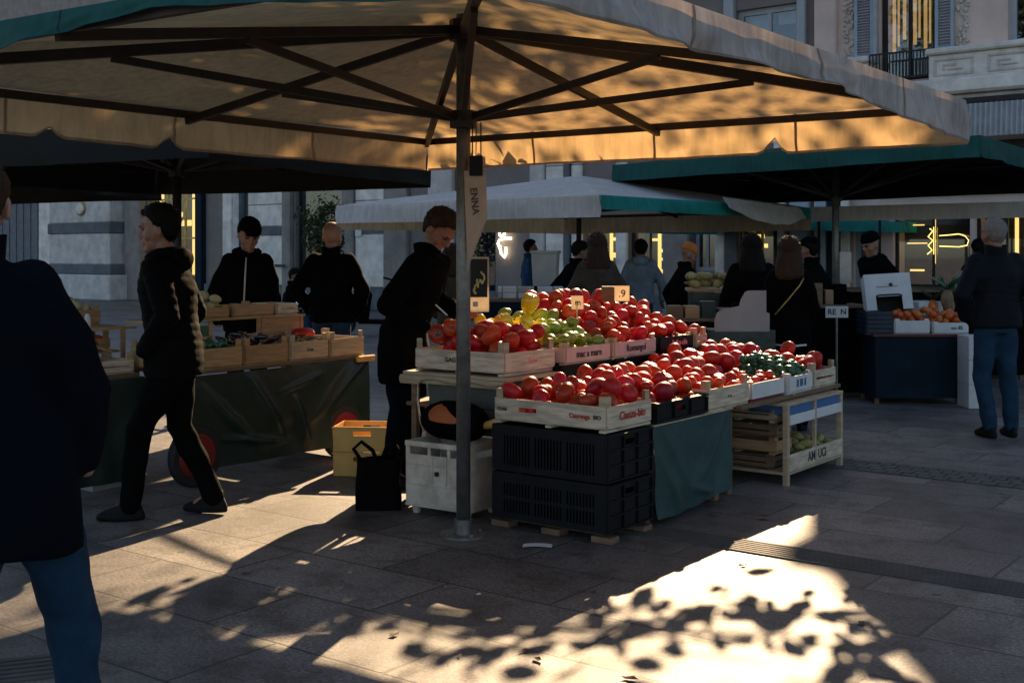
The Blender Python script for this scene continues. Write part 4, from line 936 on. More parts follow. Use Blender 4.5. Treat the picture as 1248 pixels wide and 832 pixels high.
# ------------------------------------------------------------------ produce meshes
def fruit_mesh(name, m, kind, seed):
    rnd = random.Random(seed); n, k = 20, 12; b = MB(); vs = []; fs = []
    lob = rnd.choice((5, 6, 7)); amp = rnd.uniform(.015, .075); ph = rnd.uniform(0, 6.28); squ = rnd.uniform(.72, .95); ph2 = rnd.uniform(0, 6.28); ov = rnd.uniform(0, .09)
    for i in range(k+1):
        t = math.pi*i/k
        for j in range(n):
            a = 2*math.pi*j/n
            if kind == 'tomato':
                top = max(0, math.cos(t)); r = 1+amp*math.cos(lob*a+ph)*(math.sin(t)**1.0)*(.4+.6*top)+ov*math.cos(2*a+ph2)
                x = r*math.sin(t)*math.cos(a); y = r*math.sin(t)*math.sin(a); z = squ*math.cos(t)
                q = math.exp(-(t/.42)**2); z -= .20*q; 
                q = math.exp(-((math.pi-t)/.3)**2); z += .05*q
            elif kind == 'pepper':
                r = 1+.16*abs(math.cos(2*a+ph))*(.5+.5*math.cos(t)) - .05
                x = .82*r*math.sin(t)**.8*math.cos(a)*(1+.12*math.cos(t)); y = .82*r*math.sin(t)**.8*math.sin(a)*(1+.12*math.cos(t)); z = 1.08*math.cos(t)-.25*math.exp(-(t/.4)**2)
            elif kind == 'pear':
                r = 1-.28*max(0, math.cos(t)); x = .8*r*math.sin(t)*math.cos(a); y = .8*r*math.sin(t)*math.sin(a); z = 1.15*math.cos(t)
            elif kind == 'long':
                x = .42*math.sin(t)**.8*math.cos(a)+.1*math.cos(t)**2; y = .42*math.sin(t)**.8*math.sin(a); z = 1.5*math.cos(t)
            vs.append((x, y, z))
    for i in range(k):
        for j in range(n): fs.append((i*n+j, (i+1)*n+j, (i+1)*n+(j+1) % n, i*n+(j+1) % n))
    b.add(vs, fs)
    if kind == 'pepper': b.tube([(0,0,.75),(.02,0,1.0),(.08,0,1.22)], [.12,.09,.08], 6, 1)
    if kind == 'tomato':
        for q in range(5):
            a = q*1.2566+ph; zz = squ-.17
            b.add([(0,0,zz+.03),(.12*math.cos(a-.5),.12*math.sin(a-.5),zz+.03),(.44*math.cos(a),.44*math.sin(a),zz+.155),(.12*math.cos(a+.5),.12*math.sin(a+.5),zz+.03)], [(0,1,2,3)], 1)
    return b.mesh(name, [m, DGRN], True, weld=(kind != 'tomato'))
FR_M = {
 'tomato': [fruit_mesh('tomato', TOM, 'tomato', s) for s in range(8)],
 'green': [fruit_mesh('green_tomato', GRNF, 'pear', s) for s in range(4)],
 'orange': [fruit_mesh('persimmon', TOM2, 'tomato', s+20) for s in range(4)],
 'pepper': [fruit_mesh('yellow_pepper', YELF, 'pepper', s) for s in range(3)],
 'dgreen': [fruit_mesh('green_pepper', DGRN, 'pear', s) for s in range(3)],
 'aub': [fruit_mesh('aubergine', AUB, 'long', s) for s in range(3)],
 'garlic': [fruit_mesh('garlic_bulb', GARL, 'pear', s) for s in range(3)],
 'pear': [fruit_mesh('pear', POT, 'pear', s) for s in range(3)],
 'root': [fruit_mesh('root_vegetable', ROOT, 'long', s) for s in range(3)],
}
def drop_pack(a0, a1, b0, b1, z0, env, rr, nmax, seed, fixed=(), cand=46):
    rnd = random.Random(seed); P = list(fixed); out = []; fail = 0
    while len(out) < nmax and fail < 14:
        r = rnd.uniform(*rr); best = None
        for _ in range(cand):
            a = rnd.uniform(a0+r*.9, a1-r*.9); b = rnd.uniform(b0+r*.9, b1-r*.9); z = z0+r*.86
            for (pa, pb, pzz, pr) in P:
                s = (r+pr)*.93; q = s*s-(a-pa)**2-(b-pb)**2
                if q > 0: z = max(z, pzz+math.sqrt(q)*.9)
            if z+r*.5 > env(a, b): continue
            if best is None or z < best[2]: best = (a, b, z, r)
        if best is None: fail += 1; continue
        P.append(best); out.append(best)
    return out
def fill(kind, label, cat, group, a0, a1, b0, b1, z0, env, rr, nmax, seed, base=None, name=None, view=None):
    res = drop_pack(a0, a1, b0, b1, z0, env, rr, nmax, seed); rnd = random.Random(seed+99); n = 0
    for (a, b, z, r) in res:
        if view and not view(a, b, z): continue
        me = rnd.choice(FR_M[kind]); o = bpy.data.objects.new(name or me.name.split('.')[0], me); col.objects.link(o)
        x, y = fr(a, b, base); o.location = (x, y, z); o.scale = (r, r, r)
        o.rotation_euler = (rnd.gauss(0, .75), rnd.gauss(0, .75), rnd.uniform(0, 6.28))
        if kind in ('aub', 'root', 'pear', 'garlic', 'dgreen', 'green'): o.rotation_euler = (rnd.uniform(.9, 2.2), rnd.uniform(-.6, .6), rnd.uniform(0, 6.28))
        tag(o, label, cat, group); n += 1
    return n

# ------------------------------------------------------------------ crates (local x along u, y along v, origin at bottom centre)
def wcrate(label, a, b, z, la, lb, h=.12, m=WOOD, base=None, post=.05, slot=None, rz=0, prints=(), facem=None, name='wooden_crate', group=None, cat='crate', boards=1, hidepost=False):
    x, y = fr(a+la/2, b+lb/2, base); t = thing(name, label, cat, (x, y, z), RZ+rz, group)
    X, Y = la/2, lb/2; th = .009
    def board(name, flip, side, hole):
        q = MB(); half = (Y-.012) if flip else (X-.012)
        ops = []
        if hole: ops.append((-.06+hole[0], .06+hole[0], h*.46, h*.46+.024))
        if boards == 2: ops.append((-half+.03, half-.03, h*.46, h*.58))
        p = (X if side > 0 else -X+th) if flip else (Y if side > 0 else -Y+th)
        q.openings(-half, half, .012, h, ops, p-th, p, flip=flip)
        return q.build(name, facem if (facem and not flip and side < 0) or (facem and flip and side < 0) else m, t)
    # right-hand face seen by the camera is y=-Y (runs along u), left-hand face is x=-X (runs along v)
    board('long_side' if lb < la else 'end_panel', False, -1, None); board('long_side' if lb < la else 'end_panel', False, 1, None)
    board('end_panel' if lb < la else 'long_side', True, -1, (slot,) if slot is not None else None); board('end_panel' if lb < la else 'long_side', True, 1, None)
    if not hidepost:
        for sx in (-1, 1):
            for sy in (-1, 1):
                q = MB(); s = .048; cx, cy = sx*(X-.0105), sy*(Y-.0105)
                q.add([(cx,cy,.002),(cx-sx*s,cy,.002),(cx,cy-sy*s,.002),(cx,cy,h+post),(cx-sx*s,cy,h+post),(cx,cy-sy*s,h+post)],
                      [(0,1,2),(3,5,4),(0,3,4,1),(1,4,5,2),(2,5,3,0)]); q.build('corner_post', WOOD if m == WOODW else m, t, weld=True, bevel=.002)
    q = MB(); q.rng(-X+.012, X-.012, -Y+.012, Y-.012, .003, .011)
    for k in (-1, 0, 1): q.rng(-X-.004, X+.004, k*(Y-.03)-.018, k*(Y-.03)+.018, -.012, .001)
    q.build('base_board', m, t, bevel=.001)
    for (face, txt, size, mm, off) in prints:
        if face == 'R': text(txt, size, mm, t, (off, -Y-.0035, h*.53), (R(90), 0, 0), bold=.001)
        else: text(txt, size, mm, t, (-X-.0035, off, h*.53), (R(90), 0, R(-90)), bold=.001)
    return t
PLASTIC = {}
def pcrate(label, a, b, z, la, lb, h=.25, m=PLB, base=None, rz=0, slots=14, rows=2, name='plastic_crate', group=None, ribs=3, lip=True):
    x, y = fr(a+la/2, b+lb/2, base); t = thing(name, label, 'crate', (x, y, z), RZ+rz, group)
    X, Y = la/2, lb/2; th = .012
    def lattice(half, n):
        ops = []; W = 2*half-.10; grp = 3; gw = W/grp
        for gI in range(grp):
            g0 = -half+.05+gI*gw+.012; g1 = g0+gw-.024; k = max(2, n//grp)
            for i in range(k):
                c0 = g0+(g1-g0)*i/k
                for r in range(rows):
                    z0 = .035+(h-.07)*r/rows; z1 = .035+(h-.07)*(r+1)/rows-.02
                    ops.append((c0+.004, c0+(g1-g0)/k-.006, z0, z1))
        return ops
    q = MB(); q.openings(-Y+.013, Y-.013, .0, h, lattice(Y-.013, slots), -X, -X+th, flip=True); q.build('lattice_side', m, t)
    q = MB(); q.openings(-Y+.013, Y-.013, .0, h, [], X-th, X, flip=True); q.build('side_panel', m, t)
    for sy in (-1, 1):
        q = MB(); p = sy*Y; p0, p1 = (p, p+th) if sy < 0 else (p-th, p)
        q.openings(-X, X, 0, h, [(-.05, .05, h-.07, h-.04)], p0, p1)
        if sy < 0:
            for k in range(ribs+1):
                zz = .006+(h-.018)*k/ribs; q.rng(-X, X, p0-.016, p0-.0005, zz, zz+.009)
            for k in (-1, -.33, .33, 1): q.rng(k*(X-.006)-.004, k*(X-.006)+.004, p0-.014, p0-.0003, .016, h-.02)
        q.build('ribbed_end', m, t, bevel=.001)
    q = MB(); q.rng(-X+.013, X-.013, -Y+.013, Y-.013, .002, .012); q.build('crate_floor', m, t)
    return t

GT = 'tomatoes heaped in the crates of the main stall'
# --- base stack of black crates, front corner of the stall
for i, z in enumerate((.055, .315)):
    pcrate(('lower' if i == 0 else 'upper')+' big black slatted plastic crate of the stack at the tomato stall corner', 0, 0, z, .45, .75, .252, slots=27, rows=2 if i == 0 else 1)
t = thing('wood_pallet', 'low brown wooden pallet showing under the black crate stack', 'pallet', (*fr(.22,.37), 0), RZ)
for sx in (-.16, .18):
    for sy in (-.32, 0, .34):
        m = MB(); m.rng(sx-.045, sx+.045, sy-.06, sy+.06, 0, .034); m.build('block', WOODD, t, bevel=.003)
m = MB(); m.rng(-.17, .20, -.31, .33, .036, .052); m.build('deck', WOODD, t, bevel=.003)
# --- trestle table under the tarpaulin
t = thing('stall_table', 'trestle table hung with a stained teal tarpaulin in the middle of the tomato stall', 'table', (*fr(.48,.05), 0), RZ)
m = MB(); m.rng(0, .95, -.02, 1.0, .535, .555); m.build('table_top', WOODD, t, bevel=.003)
for sx in (.05, .88):
    for sy in (.05, .9): m = MB(); m.rng(sx-.03, sx+.03, sy-.03, sy+.03, 0, .534); m.build('leg', WOODD, t, bevel=.003)
def creases(u, v, L):
    d = 0
    for (u0,v0,u1,v1,am,wd) in L:
        dx, dy = u1-u0, v1-v0; l2 = dx*dx+dy*dy; t = max(0, min(1, ((u-u0)*dx+(v-v0)*dy)/l2)); q = math.hypot(u-u0-dx*t, v-v0-dy*t)
        d += am*math.exp(-(q/wd)**2)*math.sin(math.pi*min(1, t*.9+.1))
    return d
def tarp(u, v):
    cr_ = creases(u, v, [(.1,0,.45,.9,.03,.05),(.9,.05,.5,.75,.035,.04),(.05,.3,.3,.95,.025,.04),(.45,.75,.75,.95,.03,.03)])
    return (0.0+.93*u, -.045-.03*v*(.5+noise.noise(Vector((u*2.2, v*1.5, 3))))-cr_-.014*math.sin(u*21+2*v)*v*.5-.035*v*noise.noise(Vector((u*5, v*2.2, 1))), .552-(.50+.02*math.sin(u*5))*v)
m = MB(); m.grid(tarp, 60, 34); m.build('tarpaulin', TEAL, t, smooth=True)
m = MB(); m.rng(-.01, .96, -.05, 1.0, .556, .562); m.build('table_mat', WOODW, t)
# --- lower tier of crates
zt = .575
SL = ['Fatina bio', 'Orto', 'ROMA']
wcrate('pale wooden crate with red script heaped with tomatoes on top of the black crate stack', 0, 0, zt+.012, .46, .74, .125, WOODW, slot=.14, post=.05,
       prints=(('R', 'Cianza-bio', .062, INKR, .02), ('L', 'Cauranga', .034, INKR, -.20), ('L', 'COAB', .024, INK, .31), ('L', 'BIO', .03, INK, -.31)))
pcrate('shallow black plastic crate full of tomatoes, next to the crate with red script', .49, 0, zt-.005, .60, .44, .115, PLB, slots=12, rows=1, ribs=1)
wcrate('plain pale wooden crate of tomatoes at the right of the shallow black crate', 1.11, 0, zt+.0, .56, .42, .125, WOODW, prints=(('R', '+ -v-', .03, INK, 0),))
wcrate('red and white cardboard box of small tomatoes before the dark green peppers', 1.70, .0, zt, .50, .42, .11, REDP, facem=WHT, post=.01, name='cardboard_box', cat='box')
wcrate('white and blue printed box holding dark green peppers', 2.22, -.02, zt, .40, .42, .11, WHT, post=.02, name='printed_box', cat='box', prints=(('R','Il III Il',.07,BLUEP,0),))
wcrate('small pale wooden crate with two slots at the right end of the tomato stall', 2.64, -.02, zt, .40, .44, .12, WOODW, boards=2)
# crates behind on the lower tier (dark gap between tiers)
for i, a in enumerate((.80, 1.42, 2.04)):
    pcrate(('left','middle','right')[i]+' black crate hidden in the shade between the two tiers, carrying the upper fruit crates', a, .84, .575, .58, .40, .245, PLB, slots=18, rows=1)
t = thing('back_table', 'plank table behind the teal tarpaulin carrying the back rows of the tomato stall', 'table', (*fr(.3,.80), 0), RZ)
m = MB(); m.rng(.17, 3.1, .0, 1.05, .54, .566); m.build('table_top', WOODD, t, bevel=.003)
for sx in (.3, 1.6, 2.9):
    for sy in (.12, .9): m = MB(); m.rng(sx-.03, sx+.03, sy-.03, sy+.03, 0, .538); m.build('leg', WOODD, t, bevel=.003)
t = thing('side_table', 'low plank table under the right end crates of the tomato stall', 'table', (*fr(1.6,.0), 0), RZ)
m = MB(); m.rng(-.1, 1.5, -.03, .78, .542, .568); m.build('table_top', WOODD, t, bevel=.003)
for sx in (-.02,):
    for sy in (.12, .7): m = MB(); m.rng(sx-.03, sx+.03, sy-.03, sy+.03, 0, .54); m.build('leg', WOODD, t, bevel=.003)
zr = zt+.02
e1 = lambda a, b: zt+.195+.10*min(1, max(0, (b-.02)/.3))
n = 0
n += fill('tomato', 'ripe red tomato in the pale crate with red script on the black crate stack', 'tomato', GT, .015, .445, .015, .73, zt+.02, lambda a, b: zt+.19+.055*min(1, a/.3)*1.0, (.040,.066), 70, 11)
n += fill('tomato', 'ripe red tomato in the shallow black plastic crate', 'tomato', GT, .50, 1.08, .015, .62, zt+.02, lambda a, b: zt+.175+.085*min(1, b/.4), (.040,.070), 80, 12)
n += fill('tomato', 'ripe red tomato in the plain pale crate right of the shallow black crate', 'tomato', GT, 1.12, 1.66, .015, .62, zt+.03, lambda a, b: zt+.18+.07*min(1, b/.4), (.038,.066), 70, 13)
n += fill('tomato', 'small red tomato in the red and white box', 'tomato', GT, 1.71, 2.18, .015, .35, zt+.03, lambda a, b: zt+.16+.05*min(1, b/.3), (.030,.040), 40, 14)
n += fill('tomato', 'large red tomato heaped behind the dark green peppers', 'tomato', GT, 1.72, 2.98, .40, .82, zt+.05, lambda a, b: zt+.24+.05*min(1, (b-.36)/.3), (.046,.078), 60, 15)
n += fill('dgreen', 'glossy dark green pepper in the white and blue box', 'pepper', 'dark green peppers in the printed box', 2.23, 2.60, .0, .38, zt+.05, lambda a, b: zt+.19+.06*min(1, b/.3), (.028,.040), 70, 16)
n += fill('tomato', 'large pale red tomato in the small slotted crate at the right end', 'tomato', GT, 2.66, 3.02, .0, .42, zt+.02, lambda a, b: zt+.21+.06*min(1, b/.3), (.052,.076), 22, 17)
n += fill('pepper', 'yellow pepper lying between the upper tier and the tomatoes behind the red box', 'pepper', 'yellow peppers right of the upper tier', 2.46, 2.80, .80, 1.15, zt+.05, lambda a, b: zt+.24, (.045,.058), 9, 18)
print('lower', n)
# --- upper tier
zu = .80
wcrate('long pale wooden crate of tomatoes on the plank beside the steel pole', .30, .89, zu, .52, .70, .125, WOODW, post=.06,
       facem=None, prints=(('L', 'GAG', .04, INK, .06), ('R', 'Erans', .04, INKP, .02)))
UL = [('crate with a pink paper label holding green and yellow fruit', .84, .52, 'mac a mare', INK, PINK), ('crate with a pink paper label holding tomatoes, right of the green fruit', 1.40, .55, 'Romangol', INK, PINK)]
for lb_, a, la, s, ik, fm_ in UL:
    wcrate(lb_, a, .83, zu+.025, la, .44, .10, WOODW, facem=fm_, post=.03, prints=(('R', s, .062, ik, 0),))
wcrate('black cardboard crate with pink lettering holding tomatoes on the upper tier', 1.99, .83, zu+.025, .50, .44, .10, PLB, post=.012, prints=(('R', 'Bellas-cile', .055, INKP, .03), ))
wcrate('small open wooden crate at the right end of the upper tier', 2.50, .83, zu+.01, .20, .44, .105, WOOD, boards=2)
n = 0
n += fill('tomato', 'ripe red tomato in the long pale crate beside the steel pole', 'tomato', GT, .32, .80, .90, 1.56, zu+.02, lambda a, b: zu+.21+.07*min(1, (1.0-a)/.3), (.048,.072), 58, 21)
n += fill('green', 'green and yellow unripe fruit in the upper crate with a pink label', 'green fruit', 'green fruit on the upper tier', .85, 1.36, .84, 1.14, zu+.05, lambda a, b: zu+.18+.12*min(1, (b-.84)/.3), (.042,.056), 40, 22)
n += fill('green', 'olive green fruit at the back of the pile beside the yellow peppers', 'green fruit', 'green fruit at the back of the pile', 1.12, 1.36, 1.14, 1.6, zu+.12, lambda a, b: zu+.33, (.042,.056), 24, 27)
n += fill('pepper', 'bright yellow pepper in the pile behind the green fruit', 'pepper', 'yellow peppers behind the green fruit', .84, 1.12, 1.12, 1.6, zu+.10, lambda a, b: zu+.33, (.045,.058), 22, 28)
n += fill('tomato', 'ripe red tomato piled high behind the green fruit', 'tomato', GT, 1.36, 2.25, 1.20, 1.60, zu+.12, lambda a, b: zu+.36+.09*math.sin((a-1.2)/1.0*3.14), (.05,.07), 60, 23)
n += fill('tomato', 'ripe red tomato in the upper crate right of the green fruit', 'tomato', GT, 1.41, 1.94, .84, 1.32, zu+.04, lambda a, b: zu+.18+.20*min(1, (b-.84)/.45), (.044,.066), 56, 24)
n += fill('tomato', 'ripe red tomato in the black cardboard crate on the upper tier', 'tomato', GT, 2.0, 2.48, .84, 1.34, zu+.04, lambda a, b: zu+.18+.19*min(1, (b-.84)/.4), (.044,.066), 46, 25)
n += fill('tomato', 'ripe red tomato in the small crate at the right end of the upper tier', 'tomato', GT, 2.5, 2.70, .84, 1.28, zu+.04, lambda a, b: zu+.19, (.046,.06), 9, 26)
# back crates that carry the high pile
wcrate('wooden crate behind the green fruit, buried under the highest tomatoes', 1.24, 1.30, zu+.02, .9, .54, .12, WOODW)
tb = thing('plank_trestle', 'plank trestle with a rough wooden edge carrying the upper crates', 'trestle', (*fr(.27,.86), 0), RZ)
m = MB(); m.rng(0, .60, -.02, .80, .762, .784); m.build('plank', WOOD, tb, bevel=.004)
m = MB(); m.rng(.56, 1.75, .42, 1.02, .784, .806); m.build('plank', WOODD, tb, bevel=.004)
for (sx, sy) in ((.54,.76),(1.7,.5),(1.7,.98),(.1,.78)): m = MB(); m.rng(sx-.02, sx+.02, sy-.02, sy+.02, 0, .7615); m.build('leg', WOODD, tb, bevel=.003)
# yellow peppers on the green pile
for i, (a, b, z, lb_) in enumerate(((1.00, 1.22, zu+.385, 'bright yellow pepper standing highest on the green fruit'), (.50, 1.40, zu+.245, 'yellow pepper lying on the tomatoes just right of the steel pole'))):
    o = bpy.data.objects.new('yellow_pepper', FR_M['pepper'][i]); col.objects.link(o); x, y = fr(a, b); o.location = (x, y, z); o.scale = ((.068,.06,.058)[i],)*3; o.rotation_euler = (.2-.3*i, .3, i*2)
    tag(o, lb_, 'pepper', 'yellow peppers on the green fruit')
for lb_, a, b, z, k in (('yellow fruit peeping up behind the tomatoes beside the pole', .50, 1.50, zu+.23, 'green'),):
    o = bpy.data.objects.new('yellow_fruit', FR_M['pepper'][0]); col.objects.link(o); x, y = fr(a, b); o.location = (x, y, z); o.scale = (.05,)*3; o.rotation_euler = (1.4, .3, 0); tag(o, lb_, 'fruit')
print('upper', n)
# price cards on the pile
def card(label, a, b, z, wd, ht, txt, lean=-.15, kraft=False, seed=0):
    x, y = fr(a, b); t = thing('price_card', label, 'price card', (x, y, z), R(8+seed*6)); 
    m = MB(); m.box((0, 0, ht/2), (wd, .003, ht), (lean, 0, 0)); m.build('card', GLOWP if not kraft else PAPER, t)
    m = MB(); m.tube([(0,.004,-.10),(0,.004,ht*.6)], .004, 6); m.build('stick', WOODW, t)
    text(txt, ht*.6, INK, t, (wd*.05, -.0025, ht/2), (R(90)+lean, 0, 0), bold=.001)
card('glowing torn price card stuck at the left top of the tomato pile', 1.40, 1.12, 1.135, .085, .09, 'm', seed=1)
t = thing('price_box', 'small open card box with a figure on its pale flap atop the tomato pile', 'price card', (*fr(1.80,1.06), 1.18), R(-8))
m = MB(); m.rng(-.105, -.015, -.045, .045, 0, .10); m.build('box_body', WOODD, t, bevel=.003)
m = MB(); m.rng(-.012, .09, -.047, -.043, 0, .105); m.build('flap', GLOWP, t)
text('.9', .07, INK, t, (.04, -.0485, .05), (R(90),0,0), bold=.001)
# folded paper bag at the end of the upper tier
t = MB(); 
t.grid(lambda u, v: (-.13+.26*u-.03*v, -.02*math.sin(u*5)-.02*v, .17*v*(1-.12*math.sin(u*3))+.01*math.sin(u*11)), 14, 8); t.grid(lambda u, v: (-.13+.26*u-.03*v, .06+.02*math.sin(u*4), .15*v), 10, 5)
o = t.build('paper_bag', mat('grey_kraft', (.22,.19,.17), .8), None, smooth=True, loc=(*fr(2.58,.80), .60), rot=(0,0,RZ)); tag(o, 'crumpled grey-brown paper bag tucked under the right end of the upper tier', 'paper bag')

# --- left end : cardboard block, white crate, cushion
x, y = fr(.29,.89)
t = thing('cardboard_box', 'dark olive cardboard box filling the space under the plank with the long tomato crate', 'box', (x, y, .0), RZ)
m = MB(); m.rng(.03, .38, .05, .60, .43, .755); m.build('box_body', OLIVEC, t, bevel=.004)
m = MB(); m.rng(.028, .0295, .05, .60, .585, .592); m.build('seam', DARKI, t)
m = MB(); m.tube([(-.0,.66,.76),(-.01,.655,.60),(.0,.64,.48),(.01,.62,.42)], .006, 6); o = m.build('rope', WOODW, None, loc=(x,y,0), rot=(0,0,RZ), smooth=True); tag(o, 'pale rope hanging from the left end of the plank', 'rope')
# carved rough plank end
m = MB(); m.grid(lambda u, v: (-.02-.012*math.sin(v*3.14), -.04+.84*u, .765-.055*(v)*(1 if u > .8 else .35+.35*math.sin(u*9)**2)), 40, 4); 
m.grid(lambda u, v: (.012, -.04+.84*u, .765-.05*v), 10, 2); o = m.build('edge_trim', WOOD, tb, smooth=True)
cx, cy = fr(.10, .98)
t = thing('vented_box', 'dirty white two-tone plastic crate on small feet, left of the steel pole', 'crate', (-.335, 6.94, 0), RZ+.05)
X, Y, h = .165, .23, .40; q = MB()
q.openings(-Y, Y, .045, h+.02, [(-Y+.03, -.09, h-.055, h-.01), (-.07, .05, h-.055, h-.01), (.07, Y-.03, h-.055, h-.01)], -X, -X+.012, flip=True)
q.build('side_panel', PLW, t, bevel=.002)
q = MB(); q.openings(-X+.0125, X, .045, h+.02, [(-X+.05, X-.04, h-.06, h-.02)], -Y, -Y+.012); q.build('end_panel', PLW, t, bevel=.002)
q = MB(); q.rng(X-.012, X, -Y+.0125, Y-.0125, .045, h+.02); q.rng(-X+.0125, X-.0125, Y-.012, Y, .045, h+.02); q.build('back_panel', PLW, t)
q = MB(); q.rng(-X-.007, -X-.0005, -Y+.01, Y-.01, .17, .18); q.rng(-X-.007, -X-.0005, -.07, -.06, .185, h-.06); q.rng(-X-.006, -X-.0005, .03, .04, .185, h-.06); q.rng(-X-.006, -X-.0005, -Y+.01, Y-.01, .285, .292)
q.rng(-X-.012, -X-.0005, -Y, Y, h-.008, h+.022); q.rng(-X-.009, -X-.0005, -Y, Y, .045, .06); q.build('rib', PLW, t, bevel=.002)
q = MB(); q.tube([(-X-.001,.0,.245),(-X-.012,.0,.245)], .014, 12); q.build('plug', DARKI, t)
q = MB(); q.rng(-X+.013, X-.013, -Y+.013, Y-.013, .05, .06); q.build('crate_floor', PLW, t)
for sx in (-1, 1):
    for sy in (-1, 1): q = MB(); q.tube([(sx*(X-.04), sy*(Y-.05), 0), (sx*(X-.04), sy*(Y-.05), .044)], [.022,.03], 10); q.build('foot', PLW, t)
# stuffed dark cushion with orange patch on the crate
def cush(u, v):
    a = u*2*math.pi; t_ = (v-.5)*math.pi; r = abs(math.cos(t_))**.7
    return (.13*r*math.cos(a), .235*r*math.copysign(abs(math.sin(a))**.8, math.sin(a)), .11+.10*math.sin(t_)*(1-.15*math.cos(a*2))+.01*noise.noise(Vector((math.cos(a)*2, math.sin(a)*2, v*3))))
m = MB(); m.grid(cush, 36, 18); cu = m.build('stuffed_bag', CPUF, None, smooth=True, loc=(-.335, 6.94, .42), rot=(0,0,RZ)); tag(cu, 'black stuffed bag with an orange patch lying on the dirty white crate', 'bag')
m = MB(); m.grid(lambda u, v: tuple(Vector(cush(.46+.14*u*(1-.4*v)-.06*v, .52+.40*v))*1.0+Vector((-.008,0,.004))), 12, 12); m.build('orange_patch', mat('orange_fabric', (.42,.10,.02), .7), cu, smooth=True)
m = MB(); m.tube([(.0,-.22,.10),(-.01,-.30,.12),(-.02,-.36,.15)], [.022,.026,.022], 10); m.build('yellow_handle', PLY, cu, smooth=True)

# --- yellow crates and black tote at the left of the stall
def ycrate(label, x, y, z, rz, h):
    t = thing('yellow_crate', label, 'crate', (x, y, z), rz, 'yellow crates left of the black tote'); X, Y = .20, .15
    q = MB(); q.openings(-X, X, 0, h, [(-.06, .06, h-.06, h-.03)], -Y, -Y+.01); q.rng(-X-.008, X+.008, -Y-.008, -Y-.0005, h-.014, h); q.build('side_panel', PLY, t, bevel=.002)
    q = MB(); q.openings(-X, X, 0, h, [(-.06, .06, h-.06, h-.03)], Y-.01, Y); q.build('side_panel', PLY, t, bevel=.002)
    for sx in (-1, 1): q = MB(); q.openings(-Y+.0105, Y-.0105, 0, h, [(-.04,.04,h-.06,h-.03)], sx*X-(.01 if sx > 0 else 0), sx*X+(.01 if sx < 0 else 0), flip=True); q.build('end_panel', PLY, t, bevel=.002)
    q = MB(); q.rng(-X+.011, X-.011, -Y+.011, Y-.011, .0, .008); q.build('crate_floor', PLY, t)
gx, gy = px(444, 8.05), 8.2
ycrate('lower pale yellow plastic crate of the pair behind the black tote', gx, gy, 0, -.1, .16); ycrate('upper orange-yellow plastic crate of the pair, open to the sun', gx, gy, .163, -.1, .17)
x, y = px(459, 6.95), 7.05
t = thing('tote_bag', 'black tote bag with two loop handles standing on the paving', 'bag', (x, y, 0), .1)
m = MB()
def tote(u, v):
    a = u*2*math.pi; c = math.cos(a); s = math.sin(a); k = 1-.06*v; px_ = .135*math.copysign(abs(c)**.35, c)*k; py_ = .09*math.copysign(abs(s)**.35, s)*(1-.35*v)
    return (px_+.008*noise.noise(Vector((c*2, s*2, v*3))), py_+.012*noise.noise(Vector((c*2+5, s*2, v*3))), .30*v+.012*math.sin(a*2)*v)
m.grid(tote, 48, 14); m.add([tote(i/24, 0) for i in range(24)], [tuple(range(23, -1, -1))]); m.build('bag_body', CPUF, t, smooth=True)
for i, (dx, lean) in enumerate(((-.05,-.05),(.06,.03))):
    m = MB(); m.tube([(dx-.045, -.05, .28), (dx-.045+lean, -.05, .36), (dx+lean, -.045, .40), (dx+.04+lean*.5, -.05, .35), (dx+.045, -.05, .28)], .012, 8); m.build('handle', CPUF, t, smooth=True)

# --- rack at the right end of the stall
x, y = fr(2.02, -.10)
t = thing('wooden_rack', 'open wooden rack holding stacked crates at the right end of the stall', 'rack', (x, y, 0), RZ)
for sx in (.02, .93):
    for sy in (.02, .72): m = MB(); m.rng(sx-.018, sx+.018, sy-.018, sy+.018, 0, .535); m.build('post', WOOD, t, bevel=.002)
m = MB(); m.rng(.46-.012, .46+.012, -.0, .024, .08, .535); m.build('post', WOOD, t, bevel=.002)
for z in (.07, .515): m = MB(); m.rng(0, .95, 0, .74, z, z+.018); m.build('shelf', WOOD, t, bevel=.002)
m = MB(); m.rng(.04, .92, .0, .012, .09, .20); m.build('front_board', WOODW, t, bevel=.002)
text('AM  UCI', .085, INK, t, (.48, -.0015, .145), (R(90),0,0), bold=.002)
m = MB(); m.rng(.04, .92, .0, .010, .39, .455); m.build('front_board', WHT, t, bevel=.002)
m = MB(); m.rng(.04, .42, .011, .3, .456, .512); m.rng(.50, .90, .011, .3, .456, .512); m.build('blue_liner', BLUEP, t, bevel=.002)
for i in range(4):
    z = .094+.105*i
    wcrate(('lowest','second lowest','second highest','topmost')[i]+' brown wooden crate stacked inside the open rack', 2.06, .0 if i else -.06+.08, z, .26, .56, .075, (WOODD, WOODO, WOODD, WOOD)[i], boards=2 if i != 1 else 1, post=.02)
fill('pear', 'brown-green pear lying in the bottom of the open rack', 'pear', 'pears in the rack', 2.40, 2.92, -.06, .30, .10, lambda a, b: .22+.08*min(1, b/.2+.3), (.034,.043), 46, 31)
